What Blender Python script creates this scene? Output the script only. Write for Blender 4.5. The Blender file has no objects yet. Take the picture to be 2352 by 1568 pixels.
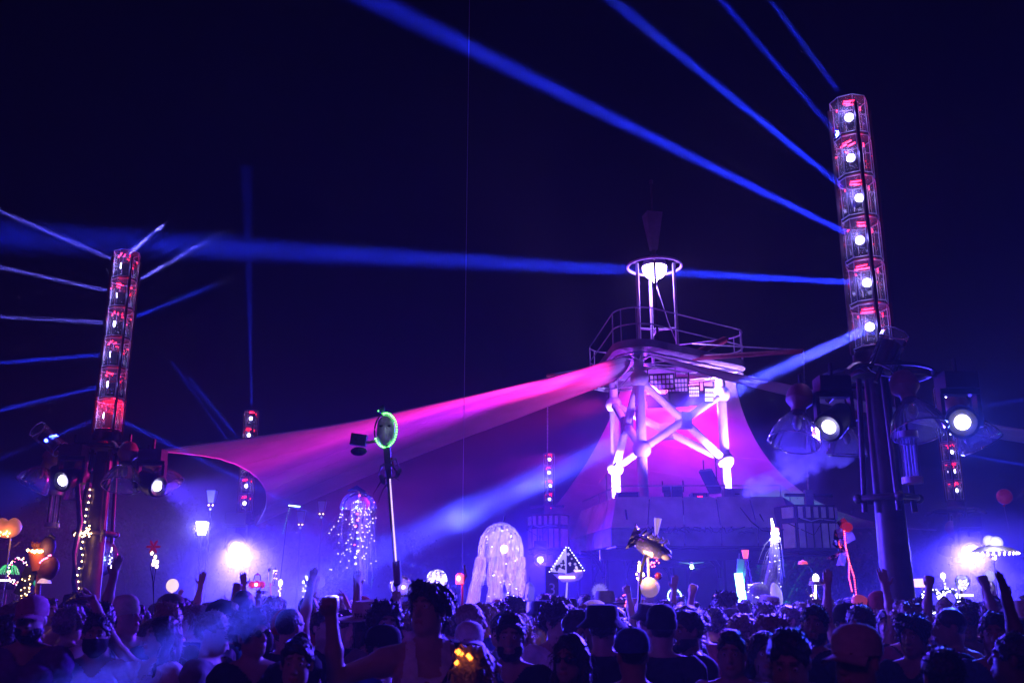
import bpy, bmesh, math, random
import numpy as np
from mathutils import Vector, Matrix, noise as mnoise

random.seed(11)
S = bpy.context.scene
COL = S.collection
R = math.radians

# ------------------------------------------------------------------ camera
FPX = 2221.0                      # focal length in units of a 2352-wide frame
PITCH = R(15.36)
EYE = Vector((0, 0, 1.65))
cam = bpy.data.cameras.new('camera')
camo = bpy.data.objects.new('camera', cam)
COL.objects.link(camo)
S.camera = camo
camo.location = EYE
camo.rotation_euler = (R(90) + PITCH, 0, 0)
cam.sensor_width = 36
cam.lens = FPX / 2352 * 36
cam.clip_start = 0.1
cam.clip_end = 600
cam.dof.use_dof = True
cam.dof.focus_distance = 18
cam.dof.aperture_fstop = 3.5

# ------------------------------------------------------------------ night sky
W = bpy.data.worlds.new('World')
S.world = W
W.use_nodes = True
wn = W.node_tree
sky = wn.nodes.new('ShaderNodeTexSky')
sky.sky_type = 'NISHITA'
sky.sun_disc = False
sky.sun_elevation = R(-4)
sky.sun_rotation = R(200)
wn.links.new(sky.outputs[0], wn.nodes['Background'].inputs[0])
wn.nodes['Background'].inputs[1].default_value = 0.0015

washl = bpy.data.lights.new('wash_sun', 'SUN')          # added to stand in for an unseen violet wash behind the camera
washl.energy = .17
washl.angle = R(12)
washl.color = (.46, .05, .90)
washo = bpy.data.objects.new('wash_sun', washl)
COL.objects.link(washo)
washo.rotation_euler = (R(62), 0, R(-28))

S.view_settings.view_transform = 'Standard'
S.view_settings.look = 'None'
S.view_settings.gamma = 1
S.view_settings.exposure = 0
S.cycles.use_denoising = True
S.cycles.max_bounces = 5
S.cycles.diffuse_bounces = 2
S.cycles.glossy_bounces = 2
S.cycles.transmission_bounces = 3
S.cycles.transparent_max_bounces = 24
S.cycles.volume_bounces = 0
S.cycles.caustics_reflective = False
S.cycles.caustics_refractive = False
S.cycles.sample_clamp_indirect = 4
S.cycles.volume_step_rate = 1.0
S.cycles.volume_max_steps = 256


def at(x, y, Y):
    """point at ground distance Y seen at pixel (x, y) of a 2352 x 1568 frame"""
    u = (x - 1176) / FPX
    v = (784 - y) / FPX
    d = Vector((u, math.cos(PITCH) - v * math.sin(PITCH), math.sin(PITCH) + v * math.cos(PITCH)))
    return EYE + d * (Y / d.y)


# ------------------------------------------------------------------ materials
MATS = {}


def mat(name, base=(.5, .5, .5), rough=.6, metal=0., emis=None, strength=0., vary=.25, scale=6., bump=0., spec=.5, sample=True, trans=0., sheen=0.):
    if name in MATS:
        return MATS[name]
    m = bpy.data.materials.new(name)
    m.use_nodes = True
    nt = m.node_tree
    b = nt.nodes['Principled BSDF']
    b.inputs['Roughness'].default_value = rough
    b.inputs['Metallic'].default_value = metal
    b.inputs['Specular IOR Level'].default_value = spec
    if vary > 0:
        tc = nt.nodes.new('ShaderNodeTexCoord')
        nz = nt.nodes.new('ShaderNodeTexNoise')
        nz.inputs['Scale'].default_value = scale
        nz.inputs['Detail'].default_value = 6
        nt.links.new(tc.outputs['Object'], nz.inputs['Vector'])
        rp = nt.nodes.new('ShaderNodeValToRGB')
        rp.color_ramp.elements[0].position = .3
        rp.color_ramp.elements[1].position = .7
        rp.color_ramp.elements[0].color = (*[c * (1 - vary) for c in base], 1)
        rp.color_ramp.elements[1].color = (*[min(1, c * (1 + vary * .6)) for c in base], 1)
        nt.links.new(nz.outputs['Fac'], rp.inputs[0])
        nt.links.new(rp.outputs[0], b.inputs['Base Color'])
        if bump:
            bp = nt.nodes.new('ShaderNodeBump')
            bp.inputs['Strength'].default_value = bump
            bp.inputs['Distance'].default_value = .02
            nt.links.new(nz.outputs['Fac'], bp.inputs['Height'])
            nt.links.new(bp.outputs[0], b.inputs['Normal'])
    else:
        b.inputs['Base Color'].default_value = (*base, 1)
    if emis:
        b.inputs['Emission Color'].default_value = (*emis, 1)
        b.inputs['Emission Strength'].default_value = strength
        if not sample:
            m.cycles.emission_sampling = 'NONE'
    if trans:
        b.inputs['Alpha'].default_value = 1 - trans
    MATS[name] = m
    return m


def glass_mat(name, tint=(.85, .88, 1), clear=.86, rough=.08, white=.0):
    """thin clear plastic: mostly see-through with a gloss on it and a little milkiness"""
    if name in MATS:
        return MATS[name]
    m = bpy.data.materials.new(name)
    m.use_nodes = True
    nt = m.node_tree
    nt.nodes.clear()
    out = nt.nodes.new('ShaderNodeOutputMaterial')
    tr = nt.nodes.new('ShaderNodeBsdfTransparent')
    tr.inputs[0].default_value = (*tint, 1)
    gl = nt.nodes.new('ShaderNodeBsdfGlossy')
    gl.inputs['Roughness'].default_value = rough
    df = nt.nodes.new('ShaderNodeBsdfTranslucent')
    df.inputs[0].default_value = (.9, .9, .95, 1)
    d2 = nt.nodes.new('ShaderNodeBsdfDiffuse')
    d2.inputs[0].default_value = (.85, .85, .9, 1)
    mm = nt.nodes.new('ShaderNodeMixShader')
    mm.inputs[0].default_value = .5
    nt.links.new(df.outputs[0], mm.inputs[1])
    nt.links.new(d2.outputs[0], mm.inputs[2])
    lw = nt.nodes.new('ShaderNodeLayerWeight')
    lw.inputs['Blend'].default_value = 1 - clear
    nzt = nt.nodes.new('ShaderNodeTexNoise')
    nzt.inputs['Scale'].default_value = 9
    mr = nt.nodes.new('ShaderNodeMapRange')
    mr.inputs['To Min'].default_value = white * .5
    mr.inputs['To Max'].default_value = min(1, white * 1.5)
    tc = nt.nodes.new('ShaderNodeTexCoord')
    nt.links.new(tc.outputs['Object'], nzt.inputs['Vector'])
    nt.links.new(nzt.outputs['Fac'], mr.inputs['Value'])
    m1 = nt.nodes.new('ShaderNodeMixShader')
    nt.links.new(mr.outputs[0], m1.inputs[0])
    nt.links.new(tr.outputs[0], m1.inputs[1])
    nt.links.new(mm.outputs[0], m1.inputs[2])
    m2 = nt.nodes.new('ShaderNodeMixShader')
    nt.links.new(lw.outputs['Fresnel'], m2.inputs[0])
    nt.links.new(m1.outputs[0], m2.inputs[1])
    nt.links.new(gl.outputs[0], m2.inputs[2])
    nt.links.new(m2.outputs[0], out.inputs['Surface'])
    MATS[name] = m
    return m


def cloth_mat(name, base, transl=.35, bands=0.):
    """thin fabric: diffuse plus translucent, with a fine weave"""
    if name in MATS:
        return MATS[name]
    m = bpy.data.materials.new(name)
    m.use_nodes = True
    nt = m.node_tree
    nt.nodes.clear()
    out = nt.nodes.new('ShaderNodeOutputMaterial')
    tc = nt.nodes.new('ShaderNodeTexCoord')
    nz = nt.nodes.new('ShaderNodeTexNoise')
    nz.inputs['Scale'].default_value = 1.3
    nz.inputs['Detail'].default_value = 8
    nt.links.new(tc.outputs['Object'], nz.inputs['Vector'])
    rp = nt.nodes.new('ShaderNodeValToRGB')
    rp.color_ramp.elements[0].position = .3
    rp.color_ramp.elements[1].position = .72
    rp.color_ramp.elements[0].color = (*[c * .8 for c in base], 1)
    rp.color_ramp.elements[1].color = (*base, 1)
    nt.links.new(nz.outputs['Fac'], rp.inputs[0])
    d = nt.nodes.new('ShaderNodeBsdfDiffuse')
    t = nt.nodes.new('ShaderNodeBsdfTranslucent')
    nt.links.new(rp.outputs[0], d.inputs[0])
    nt.links.new(rp.outputs[0], t.inputs[0])
    mx = nt.nodes.new('ShaderNodeMixShader')
    mx.inputs[0].default_value = transl
    nt.links.new(d.outputs[0], mx.inputs[1])
    nt.links.new(t.outputs[0], mx.inputs[2])
    nt.links.new(mx.outputs[0], out.inputs['Surface'])
    MATS[name] = m
    return m


def net_mat(name, base=(.85, .85, .9), cover=.3, scale=300):
    """tulle / organza: see-through net with streaks"""
    if name in MATS:
        return MATS[name]
    m = bpy.data.materials.new(name)
    m.use_nodes = True
    nt = m.node_tree
    nt.nodes.clear()
    out = nt.nodes.new('ShaderNodeOutputMaterial')
    tc = nt.nodes.new('ShaderNodeTexCoord')
    mp = nt.nodes.new('ShaderNodeMapping')
    mp.inputs['Scale'].default_value = (9, 9, 1.2)
    nz = nt.nodes.new('ShaderNodeTexNoise')
    nz.inputs['Scale'].default_value = 2.2
    nz.inputs['Detail'].default_value = 6
    nt.links.new(tc.outputs['Object'], mp.inputs[0])
    nt.links.new(mp.outputs[0], nz.inputs['Vector'])
    mr = nt.nodes.new('ShaderNodeMapRange')
    mr.inputs['From Min'].default_value = .3
    mr.inputs['From Max'].default_value = .75
    mr.inputs['To Min'].default_value = cover * .25
    mr.inputs['To Max'].default_value = cover * 2.2
    nt.links.new(nz.outputs['Fac'], mr.inputs['Value'])
    d = nt.nodes.new('ShaderNodeBsdfDiffuse')
    t = nt.nodes.new('ShaderNodeBsdfTranslucent')
    d.inputs[0].default_value = (*base, 1)
    t.inputs[0].default_value = (*base, 1)
    mx = nt.nodes.new('ShaderNodeMixShader')
    nt.links.new(d.outputs[0], mx.inputs[1])
    nt.links.new(t.outputs[0], mx.inputs[2])
    tr = nt.nodes.new('ShaderNodeBsdfTransparent')
    m2 = nt.nodes.new('ShaderNodeMixShader')
    nt.links.new(mr.outputs[0], m2.inputs[0])
    nt.links.new(tr.outputs[0], m2.inputs[1])
    nt.links.new(mx.outputs[0], m2.inputs[2])
    nt.links.new(m2.outputs[0], out.inputs['Surface'])
    MATS[name] = m
    return m


def glow(name, col=None, strength=0, sample=False):
    if 'glow_' + name in MATS:
        return MATS['glow_' + name]
    return mat('glow_' + name, (.6, .6, .6), .4, emis=col, strength=strength, vary=0, sample=sample)


# ------------------------------------------------------------------ mesh building
ROOTM = {}


class MB:
    """collects shapes in world space; build() links them as one mesh object"""

    def __init__(s):
        s.v = []
        s.f = []

    def add(s, vs, fs):
        n = len(s.v)
        s.v += [tuple(p) for p in vs]
        s.f += [tuple(i + n for i in f) for f in fs]
        return s

    def box(s, c, size, rot=None, taper=1.0):
        hx, hy, hz = size[0] / 2, size[1] / 2, size[2] / 2
        M = Matrix.Translation(Vector(c)) @ (rot.to_4x4() if rot is not None else Matrix())
        vs = [M @ Vector((x * (taper if z > 0 else 1), y * (taper if z > 0 else 1), z))
              for z in (-hz, hz) for x, y in ((-hx, -hy), (hx, -hy), (hx, hy), (-hx, hy))]
        return s.add(vs, [(3, 2, 1, 0), (4, 5, 6, 7), (0, 1, 5, 4), (1, 2, 6, 5), (2, 3, 7, 6), (3, 0, 4, 7)])

    def cyl(s, p, q, r0, r1=None, n=12, caps=True):
        r1 = r0 if r1 is None else r1
        p, q = Vector(p), Vector(q)
        d = (q - p)
        if d.length < 1e-6:
            return s
        Q = d.to_track_quat('Z', 'Y')
        vs = []
        for c, r in ((p, r0), (q, r1)):
            for k in range(n):
                a = 2 * math.pi * k / n
                vs.append(c + Q @ Vector((r * math.cos(a), r * math.sin(a), 0)))
        fs = [(k, (k + 1) % n, n + (k + 1) % n, n + k) for k in range(n)]
        if caps:
            fs += [tuple(reversed(range(n))), tuple(range(n, 2 * n))]
        return s.add(vs, fs)

    def tube(s, pts, r, n=6, closed=False, radii=None):
        pts = [Vector(p) for p in pts]
        m = len(pts)
        vs = []
        up = Vector((0, 0, 1))
        for i, p in enumerate(pts):
            if closed:
                t = pts[(i + 1) % m] - pts[i - 1]
            else:
                t = pts[min(i + 1, m - 1)] - pts[max(i - 1, 0)]
            t.normalize()
            a = t.cross(up)
            if a.length < .05:
                a = t.cross(Vector((1, 0, 0)))
            a.normalize()
            b = t.cross(a)
            rr = radii[i] if radii else r
            for k in range(n):
                w = 2 * math.pi * k / n
                vs.append(p + a * (rr * math.cos(w)) + b * (rr * math.sin(w)))
        fs = []
        for i in range(m if closed else m - 1):
            j = (i + 1) % m
            for k in range(n):
                fs.append((i * n + k, i * n + (k + 1) % n, j * n + (k + 1) % n, j * n + k))
        if not closed:
            fs += [tuple(range(n)), tuple(reversed(range((m - 1) * n, m * n)))]
        return s.add(vs, fs)

    def lathe(s, prof, M=None, n=24, close=False):
        """prof: (radius, z) pairs"""
        M = M or Matrix()
        vs = []
        for r, z in prof:
            for k in range(n):
                a = 2 * math.pi * k / n
                vs.append(M @ Vector((r * math.cos(a), r * math.sin(a), z)))
        fs = []
        for i in range(len(prof) - 1):
            for k in range(n):
                fs.append((i * n + k, i * n + (k + 1) % n, (i + 1) * n + (k + 1) % n, (i + 1) * n + k))
        if close:
            fs += [tuple(reversed(range(n))), tuple(range((len(prof) - 1) * n, len(prof) * n))]
        return s.add(vs, fs)

    def ball(s, c, r, n=12, sq=(1, 1, 1), rot=None):
        c = Vector(c)
        vs, fs = [], []
        m = max(4, n // 2)
        for i in range(m + 1):
            th = math.pi * i / m
            for k in range(n):
                a = 2 * math.pi * k / n
                p = Vector((r * sq[0] * math.sin(th) * math.cos(a), r * sq[1] * math.sin(th) * math.sin(a), r * sq[2] * math.cos(th)))
                vs.append(c + (rot @ p if rot is not None else p))
        for i in range(m):
            for k in range(n):
                a, b, cc, d = i * n + k, i * n + (k + 1) % n, (i + 1) * n + (k + 1) % n, (i + 1) * n + k
                if i == 0:
                    fs.append((a, d, cc))
                elif i == m - 1:
                    fs.append((a, d, b))
                else:
                    fs.append((a, d, cc, b))
        return s.add(vs, fs)

    def octa(s, c, r):
        c = Vector(c)
        vs = [c + Vector(d) * r for d in ((1, 0, 0), (-1, 0, 0), (0, 1, 0), (0, -1, 0), (0, 0, 1), (0, 0, -1))]
        return s.add(vs, [(0, 2, 4), (2, 1, 4), (1, 3, 4), (3, 0, 4), (2, 0, 5), (1, 2, 5), (3, 1, 5), (0, 3, 5)])

    def prism(s, poly, a, b):
        """polygon (3-D points) swept from offset a to offset b"""
        a, b = Vector(a), Vector(b)
        n = len(poly)
        vs = [Vector(p) + a for p in poly] + [Vector(p) + b for p in poly]
        fs = [tuple(reversed(range(n))), tuple(range(n, 2 * n))]
        fs += [(k, (k + 1) % n, n + (k + 1) % n, n + k) for k in range(n)]
        return s.add(vs, fs)

    def mesh(s, name, m, inv=None, smooth=None):
        vs = s.v
        if inv is not None:
            vs = [tuple(inv @ Vector(p)) for p in vs]
        me = bpy.data.meshes.new(name)
        me.from_pydata(vs, [], s.f)
        bm = bmesh.new()
        bm.from_mesh(me)
        bmesh.ops.remove_doubles(bm, verts=bm.verts, dist=1e-5)
        bmesh.ops.recalc_face_normals(bm, faces=bm.faces)
        bm.to_mesh(me)
        bm.free()
        if m:
            me.materials.append(m)
        if smooth is not None:
            me.polygons.foreach_set('use_smooth', [True] * len(me.polygons))
            me.set_sharp_from_angle(angle=R(smooth))
        me.update()
        return me

    def build(s, name, m, parent=None, smooth=40):
        M = ROOTM.get(parent.name) if parent else None
        o = bpy.data.objects.new(name, s.mesh(name, m, M.inverted() if M else None, smooth))
        COL.objects.link(o)
        if parent:
            o.parent = parent
            ROOTM[o.name] = M
        else:
            ROOTM[o.name] = Matrix()
        return o


def root(name, label, cat, loc=(0, 0, 0), group=None, rz=0):
    o = bpy.data.objects.new(name, None)
    COL.objects.link(o)
    o.empty_display_size = .2
    o.location = loc
    o.rotation_euler = (0, 0, rz)
    ROOTM[o.name] = Matrix.Translation(Vector(loc)) @ Matrix.Rotation(rz, 4, 'Z')
    o['label'] = label
    o['category'] = cat
    if group:
        o['group'] = group
    return o


def tag(o, label, cat, group=None):
    o['label'] = label
    o['category'] = cat
    if group:
        o['group'] = group
    return o


def thing(mb, name, m, label, cat, group=None, smooth=40):
    """a thing that is one mesh: origin moved to its base"""
    vs = np.array(mb.v)
    base = Vector((vs[:, 0].mean(), vs[:, 1].mean(), vs[:, 2].min()))
    o = bpy.data.objects.new(name, mb.mesh(name, m, Matrix.Translation(-base), smooth))
    COL.objects.link(o)
    o.location = base
    ROOTM[o.name] = Matrix.Translation(base)
    return tag(o, label, cat, group)


def part_of(mb, name, m, parent, smooth=40):
    return mb.build(name, m, parent, smooth)


def copy_tree(o, parent=None):
    c = o.copy()
    COL.objects.link(c)
    c.parent = parent
    for ch in list(o.children):
        copy_tree(ch, c)
    return c


def structure(mb, name, m, smooth=None):
    o = mb.build(name, m, None, smooth)
    o['kind'] = 'structure'
    return o


# ------------------------------------------------------------------ lamps' light
BLUE = (.015, .028, 1.0)
VIOLET = (.12, .05, 1.0)
WHITEV = (.36, .20, 1.0)
PINK = (1.0, .02, .42)


def spot(p, q, ang, watts, col=BLUE, fall=None, blend=.2, r=.04, name='lamp_light'):
    p, q = Vector(p), Vector(q)
    l = bpy.data.lights.new(name, 'SPOT')
    l.energy = watts
    l.color = col
    l.spot_size = R(ang)
    l.spot_blend = blend
    l.shadow_soft_size = r
    o = bpy.data.objects.new(name, l)
    COL.objects.link(o)
    o.location = p
    o.rotation_euler = (q - p).to_track_quat('-Z', 'Y').to_euler()
    if fall:
        l.use_nodes = True
        nt = l.node_tree
        em = nt.nodes['Emission']
        fo = nt.nodes.new('ShaderNodeLightFalloff')
        fo.inputs[0].default_value = 1
        nt.links.new(fo.outputs[fall], em.inputs['Strength'])
    return o


def point(p, watts, col=VIOLET, r=.08, name='lamp_light'):
    l = bpy.data.lights.new(name, 'POINT')
    l.energy = watts
    l.color = col
    l.shadow_soft_size = r
    o = bpy.data.objects.new(name, l)
    COL.objects.link(o)
    o.location = p
    return o


STEEL = mat('dark_red_steel', (.06, .03, .03), .45, .3, vary=.5, scale=5, bump=.3)
BLACK = mat('black_metal', (.018, .018, .02), .4, .4, vary=.4)
RUB = mat('black_plastic', (.02, .02, .022), .5, vary=.3)
WHITEP = mat('white_paint', (.62, .62, .64), .5, vary=.2, scale=3, bump=.15)
GALV = mat('galvanised_steel', (.45, .45, .47), .35, .8, vary=.3)
CHROME = mat('chrome', (.75, .75, .78), .12, 1., vary=.15)
GLASS = glass_mat('clear_acrylic', clear=.80, rough=.06, white=.09)
GLASSE = mat('acrylic_edge', (.75, .78, .9), .25, 0, emis=(.35, .3, 1), strength=.0, vary=.1)  # pale bars added to stand in for the glass's bright edge lines
LENS = glow('lens', (.62, .55, 1), 30, sample=False)
REDLED = glow('red_led', (1, .004, .015), 13)
# ------------------------------------------------------------------ ground
g = MB()
NG = 48
gv, gf = [], []
for j in range(NG + 1):
    for i in range(NG + 1):
        x = -140 + 280 * i / NG
        y = -60 + 280 * j / NG
        gv.append((x, y, .05 * mnoise.noise((x * .15, y * .15, 0)) - .05))
for j in range(NG):
    for i in range(NG):
        a = j * (NG + 1) + i
        gf.append((a, a + 1, a + NG + 2, a + NG + 1))
g.add(gv, gf)
structure(g, 'ground', mat('trodden_dirt', (.10, .075, .055), .95, vary=.4, scale=1.2, bump=.6), 60)

# ------------------------------------------------------------------ haze: closed box of even thin smoke
hz = MB().box((0, 22, 8.4), (150, 130, 19.2))
ho = hz.build('haze', None, None, None)
ho['kind'] = 'stuff'
hm = bpy.data.materials.new('haze')
hm.use_nodes = True
hn = hm.node_tree
hn.nodes.clear()
hout = hn.nodes.new('ShaderNodeOutputMaterial')
hv = hn.nodes.new('ShaderNodeVolumePrincipled')
hv.inputs['Color'].default_value = (.93, .93, .96, 1)
hv.inputs['Density'].default_value = .0028
hv.inputs['Anisotropy'].default_value = .3
hn.links.new(hv.outputs[0], hout.inputs['Volume'])
ho.data.materials.append(hm)


def smoke_puff(name, c, size, dens, seed, rot=0, base=-.33, fall=-.62, nscale=1.6, aniso=.2, detail=5):
    """a drifting cloud of stage smoke"""
    mb = MB().ball((0, 0, 0), .5, 16)
    o = mb.build(name, None, None, None)
    o.location = c
    o.scale = size
    o.rotation_euler = (0, rot, 0)
    o['kind'] = 'stuff'
    m = bpy.data.materials.new(name)
    m.use_nodes = True
    n = m.node_tree
    n.nodes.clear()
    out = n.nodes.new('ShaderNodeOutputMaterial')
    v = n.nodes.new('ShaderNodeVolumePrincipled')
    v.inputs['Color'].default_value = (.95, .95, .97, 1)
    v.inputs['Anisotropy'].default_value = aniso
    tc = n.nodes.new('ShaderNodeTexCoord')
    mp = n.nodes.new('ShaderNodeMapping')
    mp.inputs['Location'].default_value = (seed, seed * .7, 0)
    mp.inputs['Scale'].default_value = size
    nz = n.nodes.new('ShaderNodeTexNoise')
    nz.inputs['Scale'].default_value = nscale
    nz.inputs['Detail'].default_value = detail
    nz.inputs['Roughness'].default_value = .6
    n.links.new(tc.outputs['Object'], mp.inputs[0])
    n.links.new(mp.outputs[0], nz.inputs['Vector'])
    ln = n.nodes.new('ShaderNodeVectorMath')
    ln.operation = 'LENGTH'
    n.links.new(tc.outputs['Object'], ln.inputs[0])
    # density = max(0, noise - (.38 + .6 * r)) * k
    m1 = n.nodes.new('ShaderNodeMath')
    m1.operation = 'MULTIPLY_ADD'
    m1.inputs[1].default_value = fall
    m1.inputs[2].default_value = base
    n.links.new(ln.outputs['Value'], m1.inputs[0])
    m2 = n.nodes.new('ShaderNodeMath')
    m2.operation = 'ADD'
    n.links.new(nz.outputs['Fac'], m2.inputs[0])
    n.links.new(m1.outputs[0], m2.inputs[1])
    m3 = n.nodes.new('ShaderNodeMath')
    m3.operation = 'MAXIMUM'
    m3.inputs[1].default_value = 0
    n.links.new(m2.outputs[0], m3.inputs[0])
    m4 = n.nodes.new('ShaderNodeMath')
    m4.operation = 'MULTIPLY'
    m4.inputs[1].default_value = dens
    n.links.new(m3.outputs[0], m4.inputs[0])
    n.links.new(m4.outputs[0], v.inputs['Density'])
    n.links.new(v.outputs[0], out.inputs['Volume'])
    o.data.materials.append(m)
    return o


smoke_puff('smoke_plume', at(1842, 1062, 12.4), (2.1, .9, .62), 30, 3, R(-22), -.30, -.62, 3.2, .2, 6)
smoke_puff('smoke_halo', at(541, 1262, 28.6), (9, 5, 5.5), .15, 21, 0, -.12, -.75, .5, .6, 3)  # extra smoke added round the two blinding lamps to give them halos
smoke_puff('smoke_halo', at(2229, 1270, 25.8), (8, 5, 5), .15, 33, 0, -.12, -.75, .5, .6, 3)
smoke_puff('smoke_bank', (0, 30, .6), (62, 28, 11), .17, 5, 0, -.08, -.9, .3, .35, 3)
smoke_puff('smoke_cloud', at(1360, 1215, 22.6), (2.6, 1.3, 1.5), 14, 9)

# ------------------------------------------------------------------ main stage tower
zU, zL = 0, 0
for px, dd in (((1468, 868), 22), ((1660, 905), 23.7), ((1403, 930), 25.0)):
    zU += at(*px, dd).z / 3
for px, dd in (((1475, 1028), 22), ((1663, 1058), 23.7), ((1416, 1075), 25.0)):
    zL += at(*px, dd).z / 3
LEG = {'F': (at(1473, 1000, 22).x, 22.0), 'R': (at(1662, 1000, 23.7).x, 23.7), 'L': (at(1412, 1000, 25).x, 25.0)}
TC = Vector((sum(p[0] for p in LEG.values()) / 3, sum(p[1] for p in LEG.values()) / 3, 0))
zD = at(1480, 1160, 22).z            # deck
zT = at(1470, 792, 21.6).z           # upper walkway
T = root('stage_tower', 'white tubular tripod stage tower on a broad deck with a glowing lamp on top', 'tower', (TC.x, TC.y, 0))
for k, (x, y) in LEG.items():
    MB().cyl((x, y, zD), (x, y, zT), .118, n=24).build('leg', WHITEP, T)
    MB().lathe([(.26, zD - .02), (.26, zD + .05), (.14, zD + .12)], Matrix.Translation((x, y, 0)), 20).build('leg_foot', GALV, T)
    for z in (zL, zU):
        MB().ball((x, y, z), .215, 24).build('node_sphere', WHITEP, T)
for a, b in ('FR', 'FL', 'LR'):
    for z0, z1 in ((zL, zU), (zU, zL)):
        p = Vector((*LEG[a], z0))
        q = Vector((*LEG[b], z1))
        d = (q - p).normalized()
        MB().cyl(p + d * .2, q - d * .2, .098, n=20).build('brace', WHITEP, T)
    p = Vector((*LEG[a], (zL + zU) / 2))
    q = Vector((*LEG[b], (zL + zU) / 2))
    mid = (p + q) / 2
    n = Vector((q.y - p.y, p.x - q.x, 0)).normalized()
    MB().box(mid, (.34, .25, .40), Matrix.Rotation(math.atan2(q.y - p.y, q.x - p.x), 3, 'Z')).build('brace_clamp', GALV, T)


# ---- deck: sloping fascia panels over an upright band
DK = [(2.25, 20.85), (5.75, 20.75), (6.9, 23.4), (5.7, 26.6), (2.7, 26.6), (1.72, 24.1)]
cD = Vector((sum(p[0] for p in DK) / 6, sum(p[1] for p in DK) / 6, 0))
deckm = mat('deck_boards', (.25, .22, .2), .8, vary=.3)
fasm = mat('fascia_paint', (.58, .52, .56), .6, vary=.3, scale=2.5, bump=.25)
bandm = mat('band_concrete', (.22, .21, .24), .75, vary=.45, scale=3, bump=.5)
MB().prism([Vector((x, y, zD - .06)) for x, y in DK], (0, 0, 0), (0, 0, .05)).build('deck', deckm, T, None)


def outp(i, k):
    p = Vector((*DK[i % 6], 0))
    return p + (p - cD).normalized() * k


zB1, zB2 = zD - .60, zD - .98
for i in range(6):
    a0, a1 = outp(i, .02), outp(i + 1, .02)
    b0, b1 = outp(i, .30), outp(i + 1, .30)
    c0, c1 = outp(i, .30), outp(i + 1, .30)
    n = 5 if i in (0, 5) else 3
    nr = ((a1 - a0).cross(Vector((0, 0, 1)))).normalized()
    for k in range(n):
        f0, f1 = k / n + .004, (k + 1) / n - .004
        q = [a0.lerp(a1, f0) + Vector((0, 0, zD + .06)), a0.lerp(a1, f1) + Vector((0, 0, zD + .06)),
             b0.lerp(b1, f1) + Vector((0, 0, zB1)), b0.lerp(b1, f0) + Vector((0, 0, zB1))]
        MB().prism(q, nr * -.04, nr * (.004 * (k % 2))).build('fascia_panel', fasm, T, None)
    for k in range(n):
        f0, f1 = k / n + .003, (k + 1) / n - .003
        q = [c0.lerp(c1, f0) + Vector((0, 0, zB1 - .012)), c0.lerp(c1, f1) + Vector((0, 0, zB1 - .012)),
             c0.lerp(c1, f1) + Vector((0, 0, zB2)), c0.lerp(c1, f0) + Vector((0, 0, zB2))]
        MB().prism(q, nr * -.06, nr * (.003 * ((k + 1) % 2))).build('band_panel', bandm, T, None)
MB().prism([outp(i, .12) + Vector((0, 0, zB2)) for i in range(6)], (0, 0, -.03), (0, 0, .06)).build('soffit', BLACK, T, None)
# slots and a bright scuffed strip on the fascia
for px, ln in (((1437, 1170), .16), ((1569, 1183), .2), ((1724, 1192), .18)):
    p = at(*px, 20.72)
    q = at(px[0] + 3, px[1] + 22, 20.62)
    MB().cyl(p, q, .022, n=6).build('fascia_slot', BLACK if px[0] != 1569 else mat('white_tape', (.8, .8, .8), .5, vary=.1), T)
# scratched scrawl on the band
for k in range(16):
    px = 1470 + 15 * k + random.uniform(-8, 8)
    pts = [at(px + 7 * j * random.uniform(.4, 1.4), 1216 + random.uniform(-8, 9), 20.50) for j in range(5)]
    MB().tube(pts, .009, 4).build('scrawl', BLACK, T)
# columns, brackets and beams under the deck
for px, dd, w in ((1413, 22.4, .46), (1682, 22.0, .50), (1560, 25.8, .4), (1345, 25.6, .4)):
    p = at(px, 1340, dd)
    MB().box((p.x, p.y, zB2 / 2 - .04), (w, w, zB2 + .08)).build('column', mat('column_steel', (.12, .11, .14), .55, .2, vary=.3, scale=3, bump=.3), T, None)
    for s in (-1, 1):
        MB().box((p.x + s * w * .42, p.y - w * .52, zB2 / 2), (.05, .04, zB2)).build('column_rib', BLACK, T, None)
    for s in (-1, 1):
        pts = [Vector((p.x + s * (w / 2 + .55 * (1 - math.cos(t))), p.y, zB2 - .05 - .55 * (1 - math.sin(t)))) for t in [k * math.pi / 16 for k in range(9)]]
        MB().tube(pts, .06, 8).build('bracket', BLACK, T)
for y in (21.4, 23.6, 25.6):
    MB().box((4.1, y, zB2 - .14), (4.4, .14, .22)).build('soffit_beam', BLACK, T, None)
# deck rail
rp = [outp(i, -.03) + Vector((0, 0, zD + .30)) for i in (5, 0, 1, 2)]
MB().tube(rp, .014, 6).build('deck_rail', GALV, T)
for i, k in ((0, 0), (0, .33), (0, .66), (1, 0), (5, .5), (1, .5)):
    p = outp(i, -.03).lerp(outp(i + 1, -.03), k)
    MB().cyl((p.x, p.y, zD + .05), (p.x, p.y, zD + .3), .012, n=6).build('rail_post', GALV, T)

# ---- upper walkway: rounded triangle with rails


def rtri(off, n=14):
    pts = []
    order = ['F', 'R', 'L']
    for i, k in enumerate(order):
        c = Vector((*LEG[k], 0))
        pv = Vector((*LEG[order[i - 1]], 0))
        nx = Vector((*LEG[order[(i + 1) % 3]], 0))
        d0 = (c - pv).normalized()
        d1 = (nx - c).normalized()
        n0 = Vector((d0.y, -d0.x, 0))
        n1 = Vector((d1.y, -d1.x, 0))
        a0 = math.atan2(n0.y, n0.x)
        a1 = math.atan2(n1.y, n1.x)
        while a1 < a0:
            a1 += 2 * math.pi
        for j in range(n):
            a = a0 + (a1 - a0) * j / (n - 1)
            pts.append(c + Vector((math.cos(a), math.sin(a), 0)) * off)
    return pts


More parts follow.
